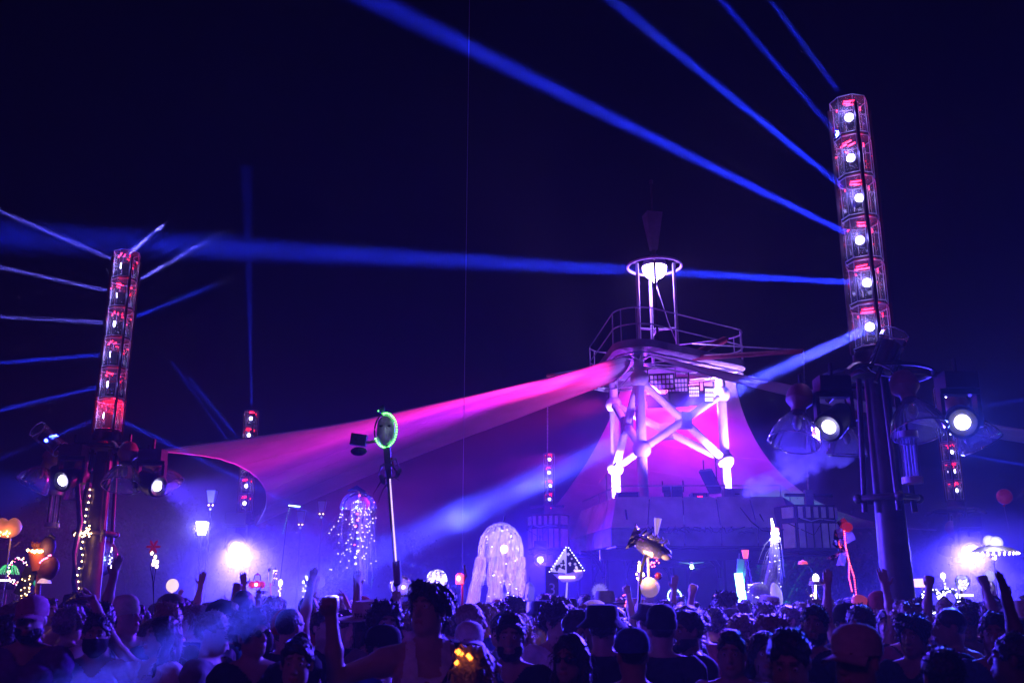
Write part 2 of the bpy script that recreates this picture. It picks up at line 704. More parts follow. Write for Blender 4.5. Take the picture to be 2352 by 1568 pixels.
o1, o0 = rtri(.62), rtri(-.12)
m = len(o1)
pl = MB()
vs = []
for z in (zT - .09, zT + .09):
    vs += [p + Vector((0, 0, z)) for p in o1] + [p + Vector((0, 0, z)) for p in o0]
fs = []
for k in range(m):
    j = (k + 1) % m
    fs += [(k, j, m + j, m + k), (2 * m + k, 3 * m + k, 3 * m + j, 2 * m + j), (k, 2 * m + k, 2 * m + j, j), (m + k, m + j, 3 * m + j, 3 * m + k)]
pl.add(vs, fs)
UP = pl.build('walkway', mat('walkway_paint', (.30, .28, .33), .6, vary=.25, scale=4), T)
tr = MB()
for k in range(0, m, 3):
    tr.cyl(o1[k] * .97 + TC * .03 + Vector((0, 0, zT - .22)), o0[k] + Vector((0, 0, zT - .30)), .02, n=6)
    tr.cyl(o0[k] + Vector((0, 0, zT - .30)), o1[(k + 3) % m] * .97 + TC * .03 + Vector((0, 0, zT - .22)), .02, n=6)
tr.tube([p + Vector((0, 0, zT - .30)) for p in o0], .025, 6, closed=True)
tr.tube([p * .97 + TC * .03 + Vector((0, 0, zT - .22)) for p in o1], .022, 6, closed=True)
tr.build('walkway_truss', GALV, T)
rl = rtri(.60)
rails = MB()
RAILM = mat('rail_paint', (.45, .4, .5), .4, .3, vary=.15)
for z in (.46, .86):
    MB().tube([p + Vector((0, 0, zT + z)) for p in rl], .017, 6, closed=True).build('walkway_rail', RAILM, T)
for k in range(0, m, 4):
    MB().cyl(rl[k] + Vector((0, 0, zT + .05)), rl[k] + Vector((0, 0, zT + .87)), .015, n=6).build('rail_post', RAILM, T)

# ---- lamp lantern above
LC = at(1503, 612, 23.2)
ring = [LC + Vector((math.cos(a) * .68, math.sin(a) * .68, 0)) for a in [k * 2 * math.pi / 48 for k in range(48)]]
MB().tube(ring, .035, 8, closed=True).build('lantern_ring', WHITEP, T)
for a in (R(205), R(330), R(262), R(95)):
    p = LC + Vector((math.cos(a) * .52, math.sin(a) * .52, 0))
    th = .042 if a != R(262) else .03
    MB().cyl((p.x, p.y, zT), p, th, n=10).build('lantern_post', WHITEP if a != R(262) else STEEL, T)
    e = LC + Vector((math.cos(a) * .68, math.sin(a) * .68, 0))
    MB().cyl(p, e, .025, n=8).build('ring_spoke', WHITEP, T)
yz = zT + (LC.z - zT) * .33
for a in (R(205), R(330), R(95)):
    p = LC + Vector((math.cos(a) * .52, math.sin(a) * .52, 0))
    MB().cyl((LC.x, LC.y, yz), (p.x, p.y, yz - .03), .028, n=8).build('lantern_brace', WHITEP, T)
MB().ball((LC.x, LC.y, yz), .07, 12).build('lantern_hub', WHITEP, T)
dm = MB().lathe([(.0, .3), (.10, .29), (.27, .16), (.315, .02), (.315, -.02)], Matrix.Translation(LC), 28)
DOME = dm.build('lamp_hood', mat('lamp_hood', (.2, .15, .3), .5, vary=.2), T)
MB().lathe([(.312, -.02), (.30, -.12), (.22, -.26), (.10, -.335), (.05, -.36), (.045, -.42), (.0, -.43)], Matrix.Translation(LC), 28).build('lamp_bowl', glow('bowl', (.72, .55, 1), 14), T)
MB().tube([LC + Vector((.0, -.02, -.42)), LC + Vector((.12, -.03, -.85)), LC + Vector((.28, -.08, -1.5)), LC + Vector((.5, -.1, -2.15))], .012, 6).build('lamp_cable', WHITEP, T)
# antenna
aB, aT, aP = at(1501, 575, 23.2), at(1498, 492, 23.2), at(1497, 414, 23.2)
ax, ay = LC.x, LC.y
MB().cyl((ax, ay, LC.z + .28), (ax, ay, aB.z), .05, n=10).build('mast_stub', STEEL, T)
MB().box((ax, ay, (aB.z + aT.z) / 2), (.16, .16, aT.z - aB.z), Matrix.Rotation(R(12), 3, 'Z'), taper=2.6).build('mast_cone', mat('mast_cone', (.16, .10, .16), .7, vary=.2), T, None)
MB().cyl((ax, ay, aT.z), (ax, ay, aP.z - .08), .028, .022, n=8).build('mast_pole', STEEL, T)
MB().cyl((ax, ay, aP.z - .1), (ax, ay, aP.z), .05, n=8).build('mast_tip', STEEL, T)
# boom arms that carry the speakers
SPR = at(1845, 806, 20.2)
SPL = at(1258, 862, 26.5)
for e in (SPR, SPL):
    d = (TC + Vector((0, 0, e.z)) - e)
    s = TC + Vector((0, 0, zT - .05)) - d.normalized() * 1.2
    MB().cyl(s, e, .07, .05, n=12).build('boom_arm', mat('boom_red', (.35, .06, .08), .5, vary=.2), T)
    MB().cyl(s + Vector((0, 0, .35)), e + Vector((0, 0, .02)), .018, n=6).build('boom_stay', GALV, T)

# cylinder on the walkway
p0, p1 = at(1605, 808, 22.6), at(1665, 780, 22.9)
tk = root('gas_cylinder', 'dark red cylinder lying slanted on the tower walkway by the railing', 'cylinder', p0)
MB().cyl(p0, p1, .085, n=16).build('tank', mat('tank_red', (.3, .05, .06), .4, .2, vary=.2), tk)
MB().cyl(p1, p1 + (p1 - p0).normalized() * .1, .05, .03, n=10).build('nozzle', BLACK, tk)

point(LC + Vector((0, 0, -.55)), 300, (.26, .10, 1), .12)
spot(LC + Vector((0, 0, .45)), LC + Vector((0, 0, 5)), 36, 1200, (.10, .06, 1), blend=.6)

# ------------------------------------------------------------------ sails


def sail(name, corners, sags, label, m, nu=44, nv=28, belly=(0, 0, 0)):
    """four-cornered cloth, edges curved by sag vectors (edge order 01, 12, 23, 30)"""
    A, B, C, D = [Vector(c) for c in corners]
    mb = MB()
    vs, fs = [], []
    for j in range(nv + 1):
        t = j / nv
        for i in range(nu + 1):
            s = i / nu
            p = (A * (1 - s) + B * s) * (1 - t) + (D * (1 - s) + C * s) * t
            p = p + Vector(sags[0]) * (4 * s * (1 - s) * (1 - t)) + Vector(sags[2]) * (4 * s * (1 - s) * t)
            p = p + Vector(sags[1]) * (4 * t * (1 - t) * s) + Vector(sags[3]) * (4 * t * (1 - t) * (1 - s))
            p = p + Vector(belly) * (16 * s * (1 - s) * t * (1 - t))
            w = mnoise.noise((s * 7, t * 22, 3.1)) * .018 + mnoise.noise((s * 2.5, t * 5, 7.7)) * .05
            vs.append(p + Vector((0, w * .5, w)))
    for j in range(nv):
        for i in range(nu):
            a = j * (nu + 1) + i
            fs.append((a, a + 1, a + nu + 2, a + nu + 1))
    mb.add(vs, fs)
    r = root(name, label, 'sail', tuple(A))
    mb.build('sail_cloth', m, r, 60)
    for k in range(1, 6):
        j = nv * k // 6
        MB().tube([vs[j * (nu + 1) + i] for i in range(nu + 1)], .007, 4).build('seam', m, r)
    hem = MB()
    e = [vs[i] for i in range(nu + 1)] + [vs[(j + 1) * (nu + 1) - 1] for j in range(1, nv + 1)] + [vs[nv * (nu + 1) + i] for i in range(nu - 1, -1, -1)] + [vs[j * (nu + 1)] for j in range(nv - 1, 0, -1)]
    hem.tube(e, .016, 5, closed=True)
    hem.build('hem_rope', m, r)
    return r, vs, nu, nv


SAILM = cloth_mat('sail_cloth', (.62, .58, .60), .3)


def pxv(x0, y0, x1, y1, D):
    return at(x1, y1, D) - at(x0, y0, D)


A = at(1450, 812, 22.0)
A2 = at(1392, 884, 22.6)
Bc = at(352, 1036, 16.0)
C = at(590, 1203, 29.0)
sail('shade_sail', (A, Bc, C, A2),
     (pxv(900, 925, 905, 948, 19), pxv(470, 1120, 560, 1080, 23), pxv(990, 1040, 985, 1030, 25), pxv(1420, 850, 1432, 858, 22)),
     'long pink lit shade sail stretching left from the stage tower to the fairy light pole', SAILM, belly=(0, 0, .25))
A = at(1486, 812, 21.9)
B2 = at(1700, 858, 19)
C2 = at(2420, 1000, 15)
D2 = at(2420, 1026, 17)
sail('shade_sail', (A, C2, D2, A + Vector((0.02, .1, -.02))),
     (pxv(1900, 900, 1900, 908, 18), (0, 0, 0), pxv(1900, 910, 1880, 924, 18), (0, 0, 0)),
     'narrow shade sail seen edge on, running right from the tower top behind the bell lamps', SAILM, nv=10)
sail('shade_sail', (at(1442, 842, 25.9), at(1684, 852, 25.4), at(2150, 1216, 34), at(1235, 1206, 37)),
     ((0, 0, 0), pxv(1917, 1034, 1810, 1102, 30), (0, 0, .1), pxv(1340, 1020, 1372, 1020, 31)),
     'broad magenta shade sail filling the space behind the stage tower legs', SAILM, nu=36, nv=36, belly=(0, -.3, -.2))

# ------------------------------------------------------------------ light towers
GLH = .545
GL0 = 4.58


def octagon(r, z, n=8):
    return [Vector((r * math.cos(a), r * math.sin(a), z)) for a in [R(22.5) + k * 2 * math.pi / n for k in range(n)]]


LT = root('light_tower', 'x', 'light tower')
MB().cyl((0, 0, 0), (0, 0, 4.35), .205, .135, n=28).build('pole', STEEL, LT)
MB().tube([Vector((.30 * math.cos(a), .30 * math.sin(a), 2.85)) for a in [k * math.pi / 16 for k in range(32)]], .035, 8, closed=True).build('flange_ring', STEEL, LT)
for k in range(4):
    a = k * math.pi / 2 + .5
    MB().cyl((.14 * math.cos(a), .14 * math.sin(a), 2.85), (.34 * math.cos(a), .34 * math.sin(a), 2.85), .028, n=8).build('flange_spoke', STEEL, LT)
    MB().cyl((.28 * math.cos(a), .28 * math.sin(a), 2.70), (.19 * math.cos(a), .19 * math.sin(a), 4.5), .032, n=10).build('strut', STEEL, LT)
    MB().ball((.34 * math.cos(a), .34 * math.sin(a), 2.85), .055, 10).build('flange_knob', STEEL, LT)
MB().lathe([(.15, 4.22), (.30, 4.26), (.31, 4.34), (.24, 4.40), (.24, 4.52), (.22, 4.56)], None, 20, True).build('crown_plate', STEEL, LT)
for k in range(3):
    a = R(20) + k * 2 * math.pi / 3
    pts = [Vector((r * math.cos(a), r * math.sin(a), 4.24 + .10 * math.sin(math.pi * r / .95) - .10 * (r / .9) ** 2)) for r in (.1, .3, .5, .7, .9)]
    MB().tube(pts, .04, 8).build('arm', STEEL, LT)
MB().tube([Vector((.62 * math.cos(a), .62 * math.sin(a), 4.27)) for a in [k * math.pi / 20 for k in range(40)]], .022, 6, closed=True).build('hoop', BLACK, LT)
for a in (R(-62), R(28), R(118), R(208)):
    MB().box((.25 * math.cos(a), .25 * math.sin(a), GL0 + 3 * GLH - .1), (.035, .035, 6 * GLH - .1), Matrix.Rotation(a, 3, 'Z')).build('spine_bar', STEEL, LT, None)
SEG = MB().prism(octagon(.225, 0), (0, 0, .02), (0, 0, GLH - .03)).build('glass_segment', GLASS, LT, None)
SEG.data.update()
bmx = bmesh.new()
bmx.from_mesh(SEG.data)
bmesh.ops.delete(bmx, geom=[f for f in bmx.faces if abs(f.normal.z) > .9], context='FACES_ONLY')
bmx.to_mesh(SEG.data)
bmx.free()
ed = MB()
oc0, oc1 = octagon(.227, .02), octagon(.227, GLH - .03)
for k in range(8):
    ed.cyl(oc0[k], oc1[k], .0045, n=4)
ed.tube(oc1, .006, 4, closed=True)
ed.tube(oc0, .005, 4, closed=True)
ed.build('glass_edge', GLASSE, SEG)
MB().prism(octagon(.205, 0), (0, 0, 0), (0, 0, .018)).build('segment_plate', BLACK, SEG, None)
MB().cyl((0, 0, .02), (0, 0, .10), .09, n=14).build('lamp_base', BLACK, SEG)
MB().box((-.085, 0, .2), (.02, .09, .2)).box((.085, 0, .2), (.02, .09, .2)).build('lamp_yoke', BLACK, SEG, None)
MB().cyl((0, .09, .27), (0, -.075, .27), .062, .07, n=16).build('lamp_head', BLACK, SEG)
for a in (-1, 1):
    MB().cyl((0, -.076 if a < 0 else .091, .27), (0, -.09 if a < 0 else .1, .27), .05 if a < 0 else .028, n=16).build('lamp_lens', LENS, SEG)
for k, (x, y, l) in enumerate(((0, -.1, .13), (.02, -.04, .11), (-.03, -.13, .09))):
    MB().box((x, y, GLH - .06 - .022 * k), (l, .012, .013)).build('red_led_strip', REDLED, SEG, None)
MB().box((.14, .03, GLH - .12), (.008, .008, .05)).box((-.14, .05, GLH - .1), (.008, .05, .008)).build('red_led_strip', REDLED, SEG, None)
for k in range(1, 6):
    c = copy_tree(SEG, LT)
    c.location = (0, 0, GL0 + k * GLH)
    c.rotation_euler = (0, 0, math.pi / 4 * (0, 0, 1, 0, -1, 0)[k] * .0)
    for ch in c.children:
        if ch.name.startswith('lamp_') and not ch.name.startswith('lamp_base'):
            ch.rotation_euler = (0, 0, R((0, 14, -9, 22, -16, 6)[k]))
        if ch.name.startswith('red_led'):
            ch.rotation_euler = (0, 0, R((0, -12, 25, 8, -30, 15)[k]))
SEG.location = (0, 0, GL0)

TOW = {}
tspots = [('R', at(2066, 1390, 11.0), R(-30), 'nearest light tower of stacked glass lamps rising at the right of the stage'),
          ('L', at(204, 1370, 16.4), R(-75), 'left light tower of stacked glass lamps on the pole wound with fairy lights'),
          ('FL', at(547, 1380, 31.0), R(0), 'distant light tower crossed by the left end of the pink sail'),
          ('FR', at(2222, 1380, 27.5), R(40), 'distant light tower at far right above the two round white balloons'),
          ('C', at(1264, 1380, 40.0), R(10), 'farthest light tower, small, above the striped speakers left of the stage')]
for i, (k, p, rz, lab) in enumerate(tspots):
    o = LT if i == 0 else copy_tree(LT)
    o.location = (p.x, p.y, -.02)
    o.rotation_euler = (0, 0, rz)
    o['label'] = lab
    o['category'] = 'light tower'
    o['group'] = 'light towers round the dance floor'
    TOW[k] = Vector((p.x, p.y, 0))


def seg_pt(k, i):
    return TOW[k] + Vector((0, 0, GL0 + i * GLH + .27))


def ray(p, q, size, ang, watts, col=BLUE):
    """narrow beam of a moving lamp: a small round source with a tight spread"""
    p, q = Vector(p), Vector(q)
    l = bpy.data.lights.new('beam_light', 'AREA')
    l.shape = 'DISK'
    l.size = size
    l.spread = R(ang)
    l.energy = watts
    l.color = col
    o = bpy.data.objects.new('beam_light', l)
    COL.objects.link(o)
    o.location = p
    o.rotation_euler = (q - p).to_track_quat('-Z', 'Y').to_euler()
    return o


def beam(k, i, px, D, ang, watts, col=BLUE, off=.27, size=.07, dz=0):
    p = seg_pt(k, i) + Vector((0, 0, dz))
    q = at(*px, D)
    d = (q - p).normalized()
    return ray(p + d * off, q, size, ang, watts, col)


BW = 170
beam('R', 1, (-20, 540), 7.2, 2.0, BW * 1.2)
beam('R', 2, (855, 0), 8.0, 2.2, BW * 1.2)
beam('R', 3, (1405, 0), 9.0, 1.8, BW)
beam('R', 4, (1655, 0), 10.5, 1.4, BW * .8, dz=.08)
beam('R', 5, (1770, 0), 11.5, 1.2, BW * .7, dz=.2)
beam('R', 0, (230, 1568), 4.0, 1.2, BW * 1.5, (.045, .05, 1), size=.11)
LB = (.12, .10, 1)
for i, (x, y) in enumerate(((-20, 1060), (-20, 946), (-20, 835), (-20, 726), (-20, 609), (10, 488))):
    beam('L', i, (x, y), 15.4, .3, BW * (.5 + .12 * i), LB if i > 2 else BLUE)
beam('L', 5, (407, 493), 70, .3, BW * .7, LB, dz=.2)
beam('L', 4, (545, 512), 48, .3, BW * .7, LB, dz=.1)
beam('L', 3, (500, 652), 48, .3, BW * .25)
beam('L', 0, (470, 1060), 15.9, .4, BW * .3)
beam('FL', 5, (570, 560), 33, 3.5, BW * .7, dz=.2)
beam('FL', 3, (420, 850), 80, .8, BW * .3)
beam('FL', 2, (350, 770), 90, .6, BW * .3)
beam('FR', 3, (2420, 1000), 25, .6, BW * .3)
beam('FR', 2, (2420, 1080), 25, .6, BW * .3)
beam('C', 4, (1420, 1060), 38, .6, BW * .4)

for k_ in 'RL':
    for i_ in range(6):
        off_ = Vector((-.10, -.13, 0)) if k_ == 'R' else Vector((-.16, -.06, 0))
        point(seg_pt(k_, i_) + off_, 4.5, (.25, .2, 1), .03)
        point(seg_pt(k_, i_) + Vector((.09, -.06, .2)), .8 if i_ or k_ == 'R' else 30, (1, .005, .02), .03)

# ------------------------------------------------------------------ stage lamps hung on the towers


def aim_mat(p, d):
    return Matrix.Translation(p) @ Vector(d).to_track_quat('-Z', 'Y').to_matrix().to_4x4()


def moving_head(p, q, s, label, watts, ang, col, blend=.5, fall=None, lens=30):
    p, q = Vector(p), Vector(q)
    d = (q - p).normalized()
    M = aim_mat(p, d)
    r = root('moving_head_lamp', label, 'stage lamp', tuple(p), 'moving head lamps on the towers')
    MB().lathe([(.0, .26 * s), (.10 * s, .25 * s), (.13 * s, .18 * s), (.13 * s, .02 * s), (.145 * s, -.06 * s), (.145 * s, -.16 * s), (.12 * s, -.18 * s), (.064 * s, -.15 * s)], M, 24).build('lamp_barrel', RUB, r)
    MB().lathe([(.066 * s, -.15 * s), (.055 * s, -.165 * s), (0, -.172 * s)], M, 24).build('lens', glow('lens%d' % lens, (.62, .56, 1) if lens < 50 else (.36, .28, 1), lens), r)
    for k in (-1, 1):
        MB().box(p + Vector((k * .165 * s, 0, .09 * s)), (.035 * s, .10 * s, .30 * s)).build('yoke_arm', RUB, r, None)
    MB().box(p + Vector((0, 0, .26 * s)), (.36 * s, .12 * s, .05 * s)).build('yoke_bridge', RUB, r, None)
    MB().box(p + Vector((0, 0, .36 * s)), (.30 * s, .24 * s, .15 * s)).build('lamp_body', RUB, r, None)
    MB().cyl(p + Vector((0, 0, .43 * s)), p + Vector((0, 0, .58 * s)), .02 * s, n=8).build('hook_clamp', BLACK, r)
    if watts:
        spot(p + d * .19 * s, q, ang, watts, col, fall, blend, .09 * s)
    return r


def bell_lamp(p, d, s, label):
    p = Vector(p)
    M = aim_mat(p, d)
    r = root('bell_lamp', label, 'bell lamp', tuple(p), 'unlit bell lamps on the tower arms')
    pf = [(.06, .16), (.10, .10), (.17, .02), (.225, -.08), (.25, -.18), (.25, -.2)]
    b = MB()
    n = 48
    vs = []
    for rr, z in pf:
        for k in range(n):
            a = 2 * math.pi * k / n
            w = (1 + .03 * (k % 2)) * rr * s
            vs.append(M @ Vector((w * math.cos(a), w * math.sin(a), z * s)))
    fs = [(i * n + k, i * n + (k + 1) % n, (i + 1) * n + (k + 1) % n, (i + 1) * n + k) for i in range(len(pf) - 1) for k in range(n)]
    b.add(vs, fs)
    b.build('bell', glass_mat('ribbed_glass', (.55, .55, .62), .7, .12, .16), r, 20)
    MB().tube([M @ Vector((.255 * s * math.cos(a), .255 * s * math.sin(a), -.2 * s)) for a in [k * math.pi / 20 for k in range(40)]], .008 * s, 6, closed=True).build('bell_rim', CHROME, r)
    MB().lathe([(0, .44), (.09, .43), (.13, .36), (.135, .27), (.11, .24), (.075, .2), (.07, .14)], M @ Matrix.Scale(s, 4), 20).build('ballast_housing', mat('ballast_red', (.28, .10, .09), .5, vary=.3), r)
    MB().ball(M @ Vector((0, 0, .02 * s)), .05 * s, 10, (1, 1, 1.6)).build('bulb', mat('bulb', (.7, .7, .75), .1, vary=0), r)
    MB().cyl(M @ Vector((0, 0, .43 * s)), M @ Vector((0, 0, .43 * s)) + Vector((0, 0, .14 * s)), .02 * s, n=8).build('hanger', BLACK, r)
    return r


dn = Vector((0, 0, -1))
tR, tL = TOW['R'], TOW['L']
moving_head(at(1918, 968, 10.6), at(1300, 1500, 7.5), 1.15, 'bright moving head lamp shining beside the left bell lamp of the right tower', 9000, 46, (.07, .03, 1))
moving_head(at(2207, 966, 10.8), at(2430, 1180, 5.5), 1.25, 'bright moving head lamp at the right arm end of the nearest tower', 3500, 34, (.03,.06,1))
bell_lamp(at(1830, 975, 10.6), (-.25, -.25, -1), 1.1, 'clear bell lamp hanging at the left arm end of the nearest tower')
bell_lamp(at(1945, 1010, 11.9), (-.05, .1, -1), .95, 'bell lamp partly hidden in smoke behind the nearest tower pole')
bell_lamp(at(2098, 948, 10.3), (.05, -.35, -1), 1.15, 'large bell lamp hanging in front of the nearest tower pole')
bell_lamp(at(2232, 985, 11.5), (.55, .1, -1), 1.05, 'tilted bell lamp behind the far right moving head lamp')
moving_head(at(163, 1098, 15.9), at(-260, 1210, 13), 1.25, 'bright moving head lamp aimed left from the fairy light tower', 5000, 42, (.02, .03, 1))
moving_head(at(345, 1110, 15.7), at(980, 1330, 13), 1.25, 'bright moving head lamp on the right arm of the fairy light tower', 20000, 44, (.07, .03, 1))
bell_lamp(at(90, 1090, 16.2), (-.6, 0, -1), 1.1, 'bell lamp at the outer left arm end of the fairy light tower')
bell_lamp(at(188, 1118, 16.9), (0, .1, -1), 1.1, 'bell lamp behind the left lit lamp of the fairy light tower')
bell_lamp(at(285, 1085, 15.6), (.05, -.35, -1), 1.2, 'large bell lamp in front of the fairy light tower pole')
bell_lamp(at(372, 1095, 16.3), (.7, 0, -1), 1.1, 'tilted bell lamp at the right arm end of the fairy light tower')
for k, (x, y, z) in enumerate(((1830, 880, 10.6), (1918, 900, 10.6), (2098, 860, 10.4), (2207, 890, 10.8))):
    pass


def tube_lantern(px, py, D, h, label):
    c = at(px, py, D)
    r = root('tube_lantern', label, 'lantern', tuple(c), 'clear tube lanterns hanging below the tower arms')
    w = .088
    MB().lathe([(w, -h / 2), (w, h / 2)], Matrix.Translation(c), 16).build('glass_tube', GLASS, r)
    for z in (-1, 1):
        MB().lathe([(.01, -.035), (w * 1.25, -.035), (w * 1.25, .035), (.01, .035)], Matrix.Translation(c + Vector((0, 0, z * h / 2))), 16).build('end_cap', mat('cap_pale', (.5, .42, .45), .5, vary=.2), r)
    for a in range(4):
        x, y = .05 * math.cos(a * 1.57), .05 * math.sin(a * 1.57)
        MB().cyl(c + Vector((x, y, -h / 2)), c + Vector((x, y, h / 2)), .009, n=6).build('inner_tube', mat('milk_tube', (.7, .7, .8), .3, vary=.1), r)
    MB().cyl(c + Vector((0, 0, h / 2)), c + Vector((0, 0, h / 2 + .4)), .012, n=6).build('hanger', BLACK, r)
    return r


tube_lantern(2090, 1050, 10.5, .50, 'clear tube lantern hanging right of the nearest tower pole')
tube_lantern(124, 1168, 15.9, .52, 'clear tube lantern hanging left of the fairy light tower')


def open_box_lamp(px0, px1, D, label):
    a, b = at(*px0, D), at(*px1, D)
    d = (b - a).normalized()
    Q = d.to_track_quat('Z', 'Y').to_matrix()
    r = root('lamp_shroud', label, 'lamp shroud', tuple(a), 'tilted clear lamp shrouds on the towers')
    l = (b - a).length
    w = .15
    M = Matrix.Translation(a) @ Q.to_4x4()
    mb = MB()
    oc = [(w * math.cos(t), w * math.sin(t)) for t in [R(22.5) + k * math.pi / 4 for k in range(8)]]
    mb.add([M @ Vector((x, y, 0)) for x, y in oc] + [M @ Vector((x, y, l)) for x, y in oc], [(k, (k + 1) % 8, 8 + (k + 1) % 8, 8 + k) for k in range(8)])
    mb.build('clear_shroud', GLASS, r, None)
    for zz in (0, l):
        MB().tube([M @ Vector((x, y, zz)) for x, y in oc], .007, 4, closed=True).build('shroud_edge', GLASSE, r)
    MB().cyl(M @ Vector((0, 0, .05)), M @ Vector((0, 0, l * .72)), .09, .11, n=14).build('lamp_barrel', RUB, r)
    MB().cyl(M @ Vector((0, 0, .05)), M @ Vector((0, .0, -.15)), .03, n=8).build('stem', BLACK, r)
    return r


open_box_lamp((2022, 850), (2056, 765), 10.5, 'clear shroud tilted up in front of the nearest tower under its glass column')
open_box_lamp((138, 1032), (86, 985), 16.0, 'clear shroud tilted left above the arm of the fairy light tower')

# distant bright lamps facing the camera
moving_head(at(541, 1250, 29.6), Vector((-4.5, 19, .2)), 2.1, 'blinding round lamp glaring through haze below the distant left tower', 52000, 46, (.045, .03, 1), .9, lens=60)
moving_head(at(2229, 1258, 26.8), Vector((8, 17, .2)), 1.9, 'blinding round lamp glaring beside the two round white balloons', 48000, 46, (.045, .03, 1), .9, lens=60)
bell_lamp(at(605, 1230, 30.2), (.3, -.3, -1), 1.5, 'small distant bell lamp right of the blinding left lamp')
bell_lamp(at(2185, 1245, 27.2), (-.3, -.3, -1), 1.4, 'small distant bell lamp left of the blinding right lamp')

# ------------------------------------------------------------------ lamps on the stage tower


def led_panel(px, py, D, w, h, aim, label, col, st, watts=0, ang=90, lc=PINK):
    c = at(px, py, D)
    d = (Vector(aim) - c).normalized()
    Q = d.to_track_quat('-Z', 'Y').to_matrix()
    M = Matrix.Translation(c) @ Q.to_4x4()
    r = root('led_panel_lamp', label, 'stage lamp', tuple(c), 'rectangular lamps on the stage tower')
    b = MB()
    b.box(c, (w, h, .09), Q)
    b.build('lamp_case', RUB, r, None)
    gm = glow(label[:14], col, st)
    nx, ny = 6, 3
    for i in range(nx):
        for j in range(ny):
            p = M @ Vector(((i + .5) / nx * w * .92 - w * .46, (j + .5) / ny * h * .86 - h * .43, -.05))
            MB().box(p, (w * .92 / nx * .72, h * .86 / ny * .72, .016), Q).build('led_cell', gm, r, None)
    for s in (-1, 1):
        MB().cyl(M @ Vector((s * w * .54, 0, 0)), M @ Vector((s * w * .54, 0, 0)) + Vector((0, 0, h * .8)), .014, n=6).build('bracket', BLACK, r)
    if watts:
        spot(c + d * .12, aim, ang, watts, lc, None, .8, .12)
    return r


sl = at(980, 950, 21.5)
sb = at(1560, 1000, 30)
led_panel(1520, 876, 23.0, .62, .40, at(1480, 1300, 8), 'left rectangular lamp of the upper lamp row in the stage tower', (.5, .1, 1), .25)
led_panel(1557, 884, 23.0, .50, .38, at(1600, 1300, 8), 'middle rectangular lamp of the upper lamp row in the stage tower', (.5, .1, 1), .3)
led_panel(1594, 899, 23.2, .26, .30, at(1660, 1250, 10), 'small bright square lamp near the right upper sphere', (.7, .5, 1), 1.6)
led_panel(1628, 906, 23.0, .22, .40, at(1700, 950, 20), 'tall bright lamp touching the right upper sphere', (.7, .55, 1), 2.2)
led_panel(1511, 921, 24.0, .55, .34, sb, 'left dark lamp of the lower lamp row turned away', (1, .05, .5), 8)
led_panel(1558, 917, 24.0, .55, .40, sb, 'middle dark lamp of the lower lamp row turned away', (1, .05, .5), 8)
led_panel(1603, 914, 24.2, .45, .38, sb, 'right dark lamp of the lower lamp row turned away', (1, .05, .5), 8)
led_panel(1546, 1130, 21.6, .42, .32, at(1540, 700, 24), 'upright floodlight standing on the deck behind the rail', (.4, .3, 1), .3)
led_panel(1632, 1105, 21.9, .30, .62, at(1760, 900, 24), 'slanted panel floodlight on a fork stand on the deck', (.3, .2, 1), .1)
# pink wash on the sails, violet wash on the legs, from spots added around those lamps
spot(at(1405, 930, 21.4), at(1030, 968, 20.3), 46, 9000, PINK, None, .9, .15)
spot(at(1428, 938, 21.3), at(1340, 880, 21.9), 84, 420, PINK, None, .9, .1)
spot(at(1480, 1010, 21.2), at(1270, 900, 21.6), 44, 3500, PINK, None, .9, .15)
spot(at(1420, 1010, 22.4), at(760, 1090, 22), 60, 6000, (.5, .01, .8), None, 1, .2)
spot(at(1545, 935, 24.3), at(1540, 950, 29), 64, 4200, (1, 0, .5), None, .8, .2)
spot(at(1640, 1135, 23.8), at(1780, 1130, 31), 80, 2400, (.42, .015, 1), None, 1, .2)
spot(at(1500, 1140, 23.5), at(1500, 1180, 33), 85, 2600, (.45, .0, .8), None, 1, .2)
for (x, y), tgt in ((LEG['L'], 'L'), (LEG['R'], 'R')):
    spot((x + (.35 if tgt == 'R' else -.1), y - .55, zD + .15), (x, y, zL + .3), 62, 5500, WHITEV, None, .7, .1)
spot(Vector((*LEG['R'], zU)) + Vector((-.75, -.35, -.05)), Vector((*LEG['R'], zU)), 80, 1500, WHITEV, None, .6, .06)
spot(at(1545, 1100, 21.3), Vector((TC.x, TC.y, zU)), 90, 1000, (.3, .12, 1), None, .8, .1)
spot(at(1594, 905, 22.6), Vector((1.8, 12, .5)), 38, 40000, (.07, .03, 1), None, .9, .12)
spot(at(1520, 885, 22.4), Vector((-2, 12.5, .5)), 38, 34000, (.10, .015, 1), None, .9, .12)
point(at(1470, 905, 23.5), 200, (.35, .03, 1), .2)

# ------------------------------------------------------------------ hanging speakers


